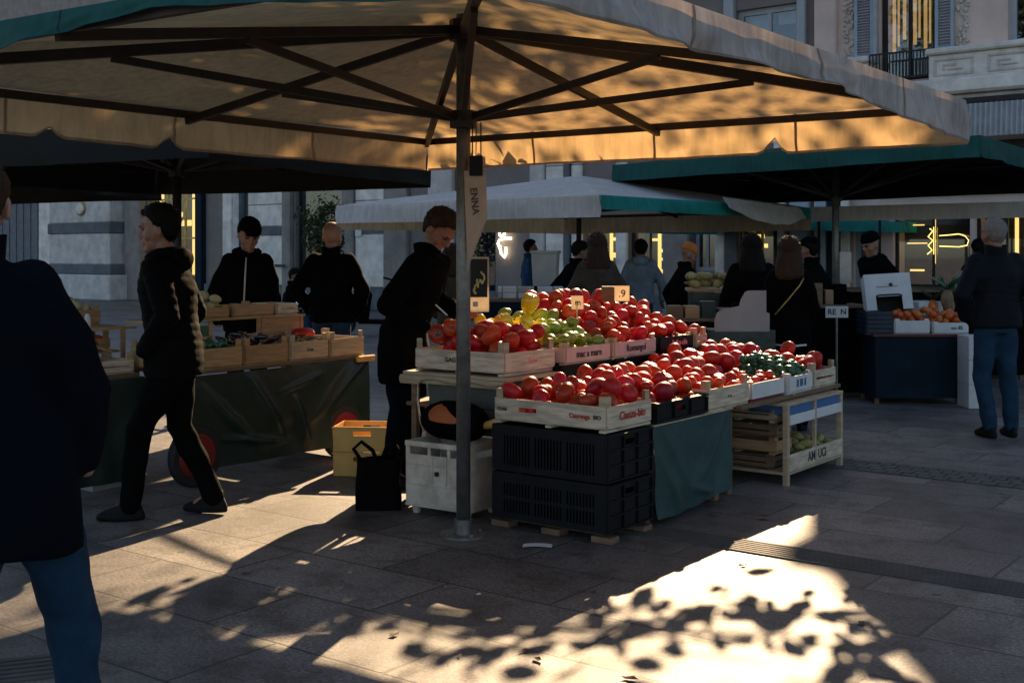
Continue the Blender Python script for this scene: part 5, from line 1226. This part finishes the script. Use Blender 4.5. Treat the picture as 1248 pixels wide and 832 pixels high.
# paper scrap, litter
m = MB(); m.grid(lambda u, v: (-.075+.15*u, -.03+.06*v, .004+.006*math.sin(u*3)+.003*v), 8, 3); gx, gy = at(655, 666)
tag(m.build('paper_scrap', WHT, None, smooth=True, loc=(gx, gy, 0), rot=(0,0,-.1)), 'white scrap of paper lying on the paving before the black crates', 'paper')
rnd = random.Random(3)
for i, (xx, yy) in enumerate(((722,721),(640,794),(905,690),(560,800),(869,628),(928,633),(768,828),(480,775),(655,805),(1050,760),(300,700))):
    gx, gy = at(xx, yy); m = MB(); s = rnd.uniform(.015, .035)
    m.add([(-s,0,.004),(-s*.3,-s*.5,.010),(s*.6,-s*.35,.006),(s*1.1,0,.012),(s*.5,s*.4,.005),(-s*.3,s*.5,.011)], [(0,1,2,3),(0,3,4,5)])
    o = m.build('dead_leaf', mat('dead_leaf', (.20,.09,.03), .8, rand=.3), None, loc=(gx, gy, .001), rot=(0,0,rnd.uniform(0,6))); tag(o, 'small curled brown leaf lying on the paving', 'leaf', 'dead leaves on the paving')

# ------------------------------------------------------------------ things hung on the pole
t = thing('hanging_paper', 'curled kraft paper sheet with black letters held by a black clip on the steel pole', 'paper', (-.26, 6.36, 0), 0)
m = MB()
def hp(u, v):
    wv = .115
    w_ = (.115 if v < .5 else .115*(1-(v-.5)/.52)); x = .035-.055*v*0+(w_*u)-.045*(v)*.0+ (.02*v)
    return (x-.03, -.055-.03*math.sin(u*2.6)*(.3+v), 1.94-.53*v+.02*u)
m.grid(hp, 12, 20); p = m.build('sheet', PAPER, t, smooth=True)
text('ENNA', .052, INK, t, (.062, -.092, 1.78), (R(90), R(84), 0), bold=.001)
m = MB(); m.rng(.035, .105, -.085, -.035, 1.915, 2.02); m.tube([(.05,-.05,2.02),(.05,-.05,2.20)], .004, 6); m.tube([(.095,-.05,2.02),(.095,-.05,2.20)], .004, 6); m.build('clip', PLB, t, bevel=.004)
t = thing('framed_picture', 'white-bordered black picture with a yellow sprig hung behind the steel pole', 'sign', (px(583.5,6.9), 6.9, 0), .12)
z0, z1 = pz(380,6.9), pz(313,6.9); m = MB(); m.rng(-.06, .06, 0, .012, z0, z1); m.build('board', GLOWP, t, bevel=.002)
m = MB(); m.rng(-.05, .05, -.002, -.0005, z0+.085, z1-.012); m.build('picture', DARKI, t)
m = MB(); rnd = random.Random(2)
for i in range(26):
    k = i/26; m.ell((-.035+.075*k+rnd.gauss(0,.006), -.004, z0+.12+.10*k+rnd.gauss(0,.012)), (.006,.002,.009), 6, 4)
m.build('sprig', GOLD, t); m = MB(); m.rng(-.035, -.005, -.0025, -.0005, z0+.03, z0+.06); m.build('caption', SHIRT, t)
m = MB(); m.tube([(0,.006,z1),(-.02,-.02,z1+.4),(-.04,-.28,2.2)], .003, 5); m.build('cord', PLB, t)

# ------------------------------------------------------------------ left stall
Lb = L0
t = thing('left_stall_table', 'stall table with wheels hung with a creased dark green tarpaulin', 'table', (*fr(0,0,Lb), 0), RZ)
m = MB(); m.rng(-.02, 1.62, .0, .85, .72, .745); m.build('table_top', WOODD, t, bevel=.004)
def ltarp(u, v):
    lift = .05+.10*max(0, (u-.72)/.28)**1.5
    cr_ = creases(u, v, [(.97,.02,.62,.72,.05,.022),(.90,.05,.70,.5,.03,.02),(.30,.05,.50,.85,.035,.025),(.05,.1,.38,.95,.04,.03),(.55,.35,.62,.9,.035,.02),(.7,.12,.45,.3,.025,.02),(.15,.7,.55,.85,.03,.03)])
    return (-.03+1.67*u, -cr_-.02-.05*v*(.5+noise.noise(Vector((u*4, v*2, 7))))-.012*v*noise.noise(Vector((u*9, v*4, 2))), .715-(.66-lift)*v)
m = MB(); m.grid(ltarp, 90, 40); m.build('tarpaulin', DTARP, t, smooth=True)
m = MB(); m.grid(lambda u, v: (1.645+.02*noise.noise(Vector((u*4,v*3,1))), .0+.85*u, .715-.58*v), 20, 16); m.build('tarpaulin_end', DTARP, t, smooth=True)
for xx in (.04, 1.38):
    w_ = MB(); q = []
    w_.tube([(xx, -.04, .2),(xx, .02, .2)], .20, 28); wh = w_.build('wheel', RUB, t, bevel=.01)
    w_ = MB(); w_.tube([(xx, -.052, .2),(xx,-.041,.2)], [.13,.145], 24); w_.tube([(xx,-.07,.2),(xx,-.0525,.2)], .035, 12); w_.build('rim', REDP, wh, smooth=False)
for xx in (.1, 1.5): m = MB(); m.rng(xx-.03, xx+.03, .7, .76, 0, .719); m.build('leg', WOODD, t)
m = MB(); m.rng(.1, 1.5, .02, .05, .18, .22); m.build('axle_frame', BLKM, t)
m = MB(); m.rng(1.50, 1.68, -.055, -.02, .70, .745); m.build('yellow_corner', PLY, t, bevel=.006)
zl_ = .752
names = ['wooden crate of dark greens, behind the walking man\'s elbow', 'wooden crate of black aubergines on the left stall', 'wooden crate of pale roots on the left stall', 'empty pale wooden crate at the right end of the left stall']
for i, (a, la) in enumerate(((.08,.37),(.46,.40),(.87,.38),(1.26,.36))):
    wcrate(names[i], a, .0, zl_, la, .42, .13, (WOODO, WOODO, WOOD, WOOD)[i], base=Lb, post=.05, prints=((('R','A oo',.03,INK,0),) if i == 2 else ()))
fill('dgreen', 'bunch of dark green vegetable in the left stall crate', 'vegetable', 'greens on the left stall', .09, .44, .02, .40, zl_+.06, lambda a, b: zl_+.22, (.03,.042), 40, 41, base=Lb, name='green_vegetable')
fill('aub', 'black aubergine in the wooden crate of the left stall', 'aubergine', 'aubergines on the left stall', .47, .85, .02, .40, zl_+.06, lambda a, b: zl_+.22, (.035,.045), 34, 42, base=Lb)
fill('root', 'knobbly pale root in the left stall crate', 'root', 'roots on the left stall', .88, 1.24, .02, .40, zl_+.06, lambda a, b: zl_+.22, (.024,.034), 60, 43, base=Lb)
o = bpy.data.objects.new('red_tomato', FR_M['tomato'][2]); col.objects.link(o); xx, yy = fr(1.30,.33,Lb); o.location = (xx, yy, zl_+.16); o.scale = (.085,.085,.06); tag(o, 'single flat red tomato lying at the corner of the empty crate on the left stall', 'tomato')
# raised back row
t = thing('display_shelf', 'honey-coloured wooden display step behind the aubergines with a green back', 'shelf', (*fr(.1,.44,Lb), zl_), RZ)
for xx in (0, .42, .86, 1.28): m = MB(); m.rng(xx, xx+.03, 0, .02, 0, .28); m.build('post', WOODO, t, bevel=.002)
m = MB(); m.rng(-.02, 1.32, -.01, .36, .281, .296); m.build('shelf', WOODO, t, bevel=.002)
m = MB(); m.rng(.035, .415, .005, .012, .02, .25); m.build('green_panel', mat('green_paint', (.05,.13,.05), .6), t)
m = MB(); m.rng(.90, 1.27, .003, .012, .0, .28); m.build('panel', WOODO, t)
wcrate('honey wooden crate of pale bulbs on the raised step of the left stall', .24, .46, zl_+.30, .48, .32, .07, WOODO, base=Lb, post=.02)
wcrate('long honey wooden crate on the raised step below the man in the cap', .75, .46, zl_+.30, .39, .32, .075, WOODO, base=Lb, post=.02)
wcrate('small slotted pale crate at the right end of the raised step', 1.16, .46, zl_+.30, .22, .30, .08, WOODW, base=Lb, post=.0, boards=2)
fill('garlic', 'pale yellow bulb in the raised crate of the left stall', 'bulb', 'pale bulbs on the left stall', .26, .71, .47, .76, zl_+.34, lambda a, b: zl_+.52, (.035,.055), 22, 44, base=Lb)
for i,(a,b) in enumerate(((.70,.40),(.80,.41))):
    t = thing('glass_jar', ('left','right')[i]+' small amber glass jar catching the light in front of the shelf panel', 'jar', (*fr(a,b,Lb), zl_+.10), 0)
    m = MB(); m.rings([(0,0,0,.028,.028),(0,0,.06,.03,.03),(0,0,.075,.02,.02)], 14); m.build('body', mat('amber_glass', (.5,.25,.06), .08, .1, 4, 0, coat=.6), t, smooth=True); m = MB(); m.tube([(0,0,.075),(0,0,.09)], .022, 12); m.build('lid', GOLD, t)
# second table unit further left with crate frames
t = thing('side_stall_table', 'narrow table draped in near-black tarpaulin left of the walking man', 'table', (*fr(-.95,.38,Lb), 0), RZ)
m = MB(); m.rng(0, .85, 0, .7, .70, .725); m.build('table_top', WOODD, t, bevel=.003)
m = MB(); m.grid(lambda u, v: (-.02+.89*u, -.02-.03*v*noise.noise(Vector((u*5,v*2,4)))-.015, .70-.66*v), 30, 20); m.grid(lambda u, v: (.87, -.02+.72*u, .70-.66*v), 10, 10); m.build('tarpaulin', DTARP, t, smooth=True)
m = MB(); m.rng(.5, .80, .0, .2, .0, .05); m.build('foot', STONEB, t)
xb = (*fr(-.95,.38,Lb), .727)
wcrate('pale wooden crate of white wrapped goods at the foot of the crate frame, left stall', -.52, .40, .73, .40, .30, .085, WOODW, base=Lb, boards=2)
wcrate('wooden crate with a dark printed strip, left stall beside the walking man', -.50, .72, .86, .42, .30, .075, WOODO, base=Lb, prints=(('R','LNPMAVA',.05,INK,0),))
wcrate('upper honey wooden crate standing highest on the left stall frame', -.62, .95, 1.02, .62, .30, .10, WOODO, base=Lb, post=.03)
fill('garlic', 'pale bulb in the highest crate of the left stall frame', 'bulb', 'pale bulbs in the frame crate', -.60, -.02, .97, 1.22, 1.06, lambda a, b: 1.22, (.035,.05), 26, 45, base=Lb)
fill('orange', 'orange fruit in the printed crate of the left stall frame', 'fruit', 'orange fruit in the left stall frame', -.49, -.10, .74, 1.0, .89, lambda a, b: 1.0, (.03,.04), 30, 46, base=Lb)
wcrate('honey wooden crate on the paving-side shelf nearest the walking man, left stall', -.08, .12, .752, .15, .40, .13, WOODO, base=Lb)
t = thing('crate_frame', 'honey wooden frame of uprights and a sloping bar holding crates on the left stall', 'rack', (*fr(-.60,.62,Lb), .727), RZ)
for xx in (0, .28, .55):
    m = MB(); m.rng(xx-.012, xx+.012, .0, .024, 0, .29); m.build('upright', WOODO, t)
m = MB(); m.rng(-.05, .65, .0, .6, .27, .285); m.build('shelf', WOODO, t)
m = MB(); m.rng(-.3, .62, .5, .52, -.02, .27); m.build('dark_backing', CPUF, t)  # dark sheet added so the space behind the crates stays dark
m = MB(); m.beam((.02,-.03,.27),(.42,-.05,.13), .018, .02); m.build('sloping_bar', WOODO, t)
m = MB(); m.rng(-.0, .55, .05, .35, .115, .13); m.build('shelf', WOODO, t)
t = MB(); t.rng(-.09,.09,-.08,.08,0,.075); o = t.build('red_box', REDP, None, bevel=.004, loc=(*fr(-.42,.62,Lb), .83), rot=(0,0,RZ)); tag(o, 'small bright red box among the crates left of the walking man', 'box')
m = MB(); m.rings([(0,0,0,.03,.03),(0,0,.09,.035,.03),(.01,0,.13,.022,.02),(.01,0,.16,.012,.012)], 12); o = m.build('plastic_bottle', WHT, None, smooth=True, loc=(*fr(-.18,.86,Lb), .94)); tag(o, 'whitish plastic bottle standing in the left stall crates', 'bottle')

# ------------------------------------------------------------------ far stalls
def table(label, x, y, z, rz, w_, d_, m_, name='stall_table', top=WOODD, foot=.06):
    t = thing(name, label, 'table', (x, y, 0), rz)
    q = MB(); q.rng(0, w_, 0, d_, z-.03, z); q.build('table_top', top, t, bevel=.004)
    q = MB(); q.grid(lambda u, v: (.03+(w_-.06)*u, .02-.015*noise.noise(Vector((u*6,v*3,w_))), z-.035-(z-.035-foot)*v), 30, 12)
    q.grid(lambda u, v: (.03, .02+(d_-.04)*u, z-.035-(z-.035-foot)*v), 6, 6); q.grid(lambda u, v: (w_-.03, .02+(d_-.04)*u, z-.035-(z-.035-foot)*v), 6, 6); q.build('skirt', m_, t)
    for sx in (.06, w_-.06):
        for sy in (.08, d_-.06): q = MB(); q.rng(sx-.02, sx+.02, sy-.02, sy+.02, 0, z-.031); q.build('leg', WOODD, t)
    return t
def sbox(name, label, x, y, z, w_, d_, h_, m_, cat='box', rz=0, group=None, lid=None):
    t = thing(name, label, cat, (x, y, z), rz, group); q = MB(); q.rng(-w_/2, w_/2, -d_/2, d_/2, 0, h_); q.build('box_body', m_, t, bevel=.004)
    if lid: q = MB(); q.rng(-w_/2-.006, w_/2+.006, -d_/2-.006, d_/2+.006, h_+.002, h_+.018); q.build('lid', lid, t, bevel=.003)
    return t
# book stall, centre
d = 13.4; xa, xb_ = px(585, d), px(690, d)
table('stall table with a dark teal skirt and stacks of white boxes, mid distance', xa, d, 1.0, 0, xb_-xa, .8, NAVYP)
rnd = random.Random(8)
for i, (x0, x1, hh, y_) in enumerate(((606,612,18,0),(612,630,9,0),(631,652,13,0),(655,675,13,0),(675,688,8,0))):
    for k in range(2):
        sbox('white_box', ('lower','upper')[k]+' flat white box in the '+('first','second','third','fourth','fifth')[i]+' stack from the left on the teal-skirted table', px((x0+x1)/2, d), d+.25, 1.003+k*.066, (x1-x0-1.5)/F*d, .3, .062 if k or i != 0 else .062, WHT if (i+k) % 3 else SHIRT, group='white boxes on the teal-skirted table')
m = MB(); m.rings([(0,0,0,.22,.16),(0,0,.1,.23,.17),(0,0,.40,.25,.18),(0,0,.41,.27,.2),(0,0,.44,.27,.2)], 4); o = m.build('white_bin', WHT, None, loc=(px(665,16.5), 16.5, pz(348,16.5)-.0), rot=(0,0,R(45))); o.scale = (1.15,1.15,1.1)
tag(o, 'white tub with a pale blue rim standing beyond the book stall', 'tub')
sbox('pedestal', 'dark plinth under the white tub', px(665,16.5), 16.5, 0, .5, .5, pz(348,16.5)-.002, CPUF, 'plinth')
# produce stall behind upper tier (830-905)
d = 11.6
table('wooden produce table with bread-like pale roots, right of the tomato pile', px(838,d), d, pz(352,d), -.1, 1.0, .6, DTARP, top=WOODO)
zz = pz(352, d)
base = Vector((px(838,d), d))
for i in range(64):
    o = bpy.data.objects.new('pale_root', FR_M['pear' if i % 4 else 'root'][i % 3]); col.objects.link(o); rr_ = rnd.uniform(.038,.055)
    o.location = (px(838,d)+rnd.uniform(.05,.60), d+rnd.uniform(.05,.4), zz+.05+rnd.choice((0,.07))); o.scale = (rr_,)*3; o.rotation_euler = (rnd.uniform(.8,2), 0, rnd.uniform(0,6))
    tag(o, 'pale brown root heaped on the wooden produce table', 'root', 'pale roots on the produce table')
for i in range(5):
    sbox('kraft_box', ('leftmost','second','middle','fourth','rightmost')[i]+' low brown box in front of the produce table', px(822+i*20, 10.9), 10.9, pz(372+3*(i%2),10.9)-.12, .13, .2, .12+.02*(i%3), (WOODD, WOODO, DTARP, WOODD, CPUF)[i], group='low boxes before the produce table')
table('low dark bench before the produce table', px(815,10.8), 10.75, pz(388,10.75), 0, 1.2, .4, CPUF, name='bench')
# pale grey cut cardboard screen
d = 9.9; pts = [(871,390),(874,381),(882,376),(896,374),(901,373),(903,365),(908,356),(912,354),(934,354),(934,380),(938,382),(938,404),(871,404)]
vs = [(px(x, d), 0, pz(y, d)) for x, y in pts]; m = MB(); k = len(vs)
m.add([(a-px(905,d), 0, c) for a, b, c in vs]+[(a-px(905,d), .012, c) for a, b, c in vs], [tuple(range(k)), tuple(range(2*k-1, k-1, -1))]+[(i, i+k, (i+1) % k+k, (i+1) % k) for i in range(k)])
o = m.build('cardboard_screen', GREYC, None, loc=(px(905,d), d, 0)); tag(o, 'pale grey stepped cardboard screen standing behind the tomato stall', 'screen')
sbox('dark_cabinet', 'dark cabinet carrying the grey cardboard screen', px(905,d), d+.15, 0, .55, .3, pz(402,d), DTARP, 'cabinet')
# counter with kraft boxes near pole (990-1045)
d = 12.4
table('black lattice-fronted counter by the umbrella pole with small goods', px(985,d), d, pz(372,d), 0, .65, .6, CPUF)
for i, (xx, ww, hh, mm) in enumerate(((1000,14,26,WOODD),(1016,10,18,WOODO),(1031,14,25,CPUF))):
    sbox('goods_box', ('brown box of wrapped goods left of the umbrella pole', 'small honey box beside the umbrella pole', 'black box right of the umbrella pole')[i], px(xx,d), d+.2+i*.02, pz(372,d)+.003, ww/F*d, .12, hh/F*d, mm)
sbox('price_board', 'cream board with handwritten prices on the black box by the umbrella pole', px(1031,12.62), 12.64, pz(372,12.4)+.225, 14/1450*12.6, .02, 38/1450*12.6, SHIRT, 'sign')
t = thing('pole_notice', 'small white notice with dark pictures tied to the green umbrella pole', 'sign', (px(1020,11.6), 11.6, pz(387,11.6)), 0)
m = MB(); m.rng(-.11, .11, 0, .01, 0, .11); m.build('board', WHT, t); text('RE  N', .075, INK, t, (0,-.0015,.055), (R(90),0,0), bold=.002)
m = MB(); m.tube([(0,.012,-.9),(0,.012,.0)], .012, 8); m.tube([(0,.012,-.9-pz(387,11.6)+.9),(0,.012,-.9)], .012, 8); m.build('stake', STEEL, t)
# right-hand persimmon stall
d = 11.9; xa, xb_ = px(1064,d), px(1178,d)
zz = pz(407, d); table('dark blue painted stall counter with a maroon top edge, right side', xa, d, zz, 0, xb_-xa, 1.0, NAVYP, top=mat('maroon_paint', (.10,.025,.025), .6))
rb = Vector((xa, d))
Ubak, Vbak = U, V
U, V = Vector((1, 0)), Vector((0, 1)); RZb = RZ; RZ = 0
wcrate('white wooden crate of persimmons, left one on the dark blue counter', .22, .02, zz+.003, .36, .40, .13, WHT, base=rb, post=.02)
wcrate('white printed box of persimmons, right one on the dark blue counter', .60, .0, zz+.003, .36, .40, .11, WHT, base=rb, post=.01, prints=(('R','oo 8S',.05,INK,.06),))
for i in range(5): wcrate(('lowest','second lowest','middle','second highest','topmost')[i]+' flat dark blue crate stacked on the left end of the blue counter', -.06, .02, zz+.003+.045*i, .27, .36, .04, PLN, base=rb, post=0, hidepost=True)
fill('orange', 'orange persimmon in the left white crate on the blue counter', 'persimmon', 'persimmons on the right-hand stall', .24, .56, .04, .40, zz+.05, lambda a, b: zz+.23, (.036,.046), 34, 51, base=rb)
fill('orange', 'orange persimmon in the printed box on the blue counter', 'persimmon', 'persimmons on the right-hand stall', .61, .95, .02, .50, zz+.04, lambda a, b: zz+.18+.25*b, (.036,.046), 50, 52, base=rb)
U, V, RZ = Ubak, Vbak, RZb
# tilted white box with arched opening
t = thing('tilted_box', 'white card box tipped on its side with an arched dark opening, on the blue crates', 'box', (px(1087,12.1), 12.15, zz+.232), -.10, rot=(-.28, -.06, -.12))
m = MB(); m.openings(-.23, .23, 0, .38, [(-.13,.13,.0,.14)], -.01, .0); m.rng(-.23, -.222, .0005, .2, 0, .38); m.rng(.222, .23, .0005, .2, 0, .38); m.rng(-.22, .22, .0005, .2, .372, .38); m.build('box_body', WHT, t)
m = MB(); m.rng(-.218, .218, .19, .2, 0, .37); m.build('inside', DARKI, t)
m = MB(); m.tube([(-.13,-.004,.14),(-.10,-.004,.155),(.10,-.004,.155),(.13,-.004,.14)], .012, 8); m.rng(-.12,.1,-.013,-.0105,.24,.245); m.ell((.03,-.012,.26),(.02,.004,.02)); m.build('fitting', INK, t)
for i,(xx,hh,ww) in enumerate(((1128,.10,.3),(1108,.05,.2))):
    sbox('white_tray', ('large','small')[i]+' white paper tray behind the persimmons', px(xx,12.5), 12.6+i*.2, zz+.003, ww, .3, hh+.2, WHT, rz=.3)
# spiky pineapple heap
for i,(xx,yy,s) in enumerate(((1148,352,1.0),(1135,360,.8),(1160,358,.75))):
    z0 = pz(yy+24,12.5); t = thing('pineapple', ('tallest','left','right')[i]+' pineapple with dark spiky leaves behind the persimmons', 'pineapple', (px(xx,12.5), 12.35+.1*i, z0), i, 'pineapples on the right-hand stall'); m = MB(); m.ell((0,0,.1*s), (.065*s,.065*s,.11*s), 14, 8); m.build('body', TOM2 if i == 1 else ROOT, t, smooth=True)
    m = MB(); rnd2 = random.Random(i)
    for k in range(20):
        a = k*2.4; L_ = rnd2.uniform(.12,.22)*s; o_ = Vector((math.cos(a), math.sin(a), 0)); b0_ = Vector((0,0,.19*s)); m.add([b0_+o_.cross(Vector((0,0,1)))*.012, b0_-o_.cross(Vector((0,0,1)))*.012, b0_+o_*L_*.5+Vector((0,0,L_*.6)), b0_+o_*L_*.9+Vector((0,0,L_*.75))], [(0,1,2),(1,3,2)])
    m.build('leaf_crown', LEAF if i else DGRN, t)
for i in range(3): sbox('white_block', ('bottom','middle','top')[i]+' white box in the stack beside the blue counter', px(1189,11.6), 11.7, .003+i*.235, .17, .3, .232, WHT, group='white boxes beside the blue counter')
# shaded back counter (1040-1100)
table('dark counter with baskets behind the hooded stallholder', px(1035,14), 14.2, pz(352,14.2), 0, 2.2, .8, CPUF)
sbox('cream_sack', 'cream sack of goods at the left back of the right-hand stall', px(1180,14.0), 13.9, pz(352,14.2)+.003, .3, .25, .22, SHIRT)
# parked scooter at the far pavement (dark shapes at 440-460)
d = 22; x = px(452, d)
t = thing('scooter', 'black scooter parked far behind between the two men', 'scooter', (x, d, 0), 1.2)
for yy in (-.55, .55): m = MB(); m.tube([(-.04,yy,.23),(.04,yy,.23)], .23, 20); m.build('wheel', RUB, t, bevel=.02)
m = MB(); m.rings([(0,.35,.25,.13,.3),(0,.35,.55,.15,.34),(0,.3,.75,.12,.33),(0,.28,.82,.08,.28)], 14); m.rings([(0,-.4,.3,.15,.05),(0,-.5,.7,.17,.05),(0,-.52,1.0,.1,.04)], 12); m.rng(-.13,.13,-.45,.2,.22,.3); m.build('body', CPUF, t, smooth=False, bevel=.01)
m = MB(); m.tube([(-.3,-.42,1.08),(0,-.5,1.02),(.3,-.42,1.08)], .02, 8); m.tube([(0,-.55,.3),(0,-.5,1.02)], .025, 8); m.build('handlebar', BLKM, t, smooth=True)
# leave out produce the photograph shows nothing of (buried in the heaps)
bpy.context.view_layer.update()
dg = bpy.context.evaluated_depsgraph_get(); co = Vector((0, 0, CH)); kinds = {}
for o in [o for o in col.objects if o.type == 'MESH' and o.get('group') and abs(o.scale.x-1) > .5 and o.scale.x < .2]:
    r = o.scale.x; c = o.location.copy(); seen = 0
    vd = (c-co).normalized(); sx = vd.cross(Vector((0,0,1))).normalized(); sy = sx.cross(vd)
    for co_, wt in ((co, 1), (co+Vector((-.8,0,.1)), .01), (co+Vector((.8,0,.1)), .01)):
        for q in range(21 if wt == 1 else 7):
            a = q*2.4; k = math.sqrt(q/21)*.93 if wt == 1 else math.sqrt(q/7)*.8
            tgt = c+(sx*math.cos(a)+sy*math.sin(a))*k*r-vd*r*.2
            hit, loc, nn, ix, ob, mm = scene.ray_cast(dg, co_, (tgt-co_).normalized())
            if hit and ob.original == o: seen += wt
    kinds.setdefault(o.data.name.split('.')[0], []).append((seen, o))
for k, L in kinds.items():
    L.sort(key=lambda t: -t[0]); keep = [t for t in L if t[0] > 0][:298]; ks = set(id(t[1]) for t in keep)
    print(k, len(L), 'visible', sum(1 for t in L if t[0] > 0), 'kept', len(keep))
    for t in L:
        if id(t[1]) not in ks: bpy.data.objects.remove(t[1])
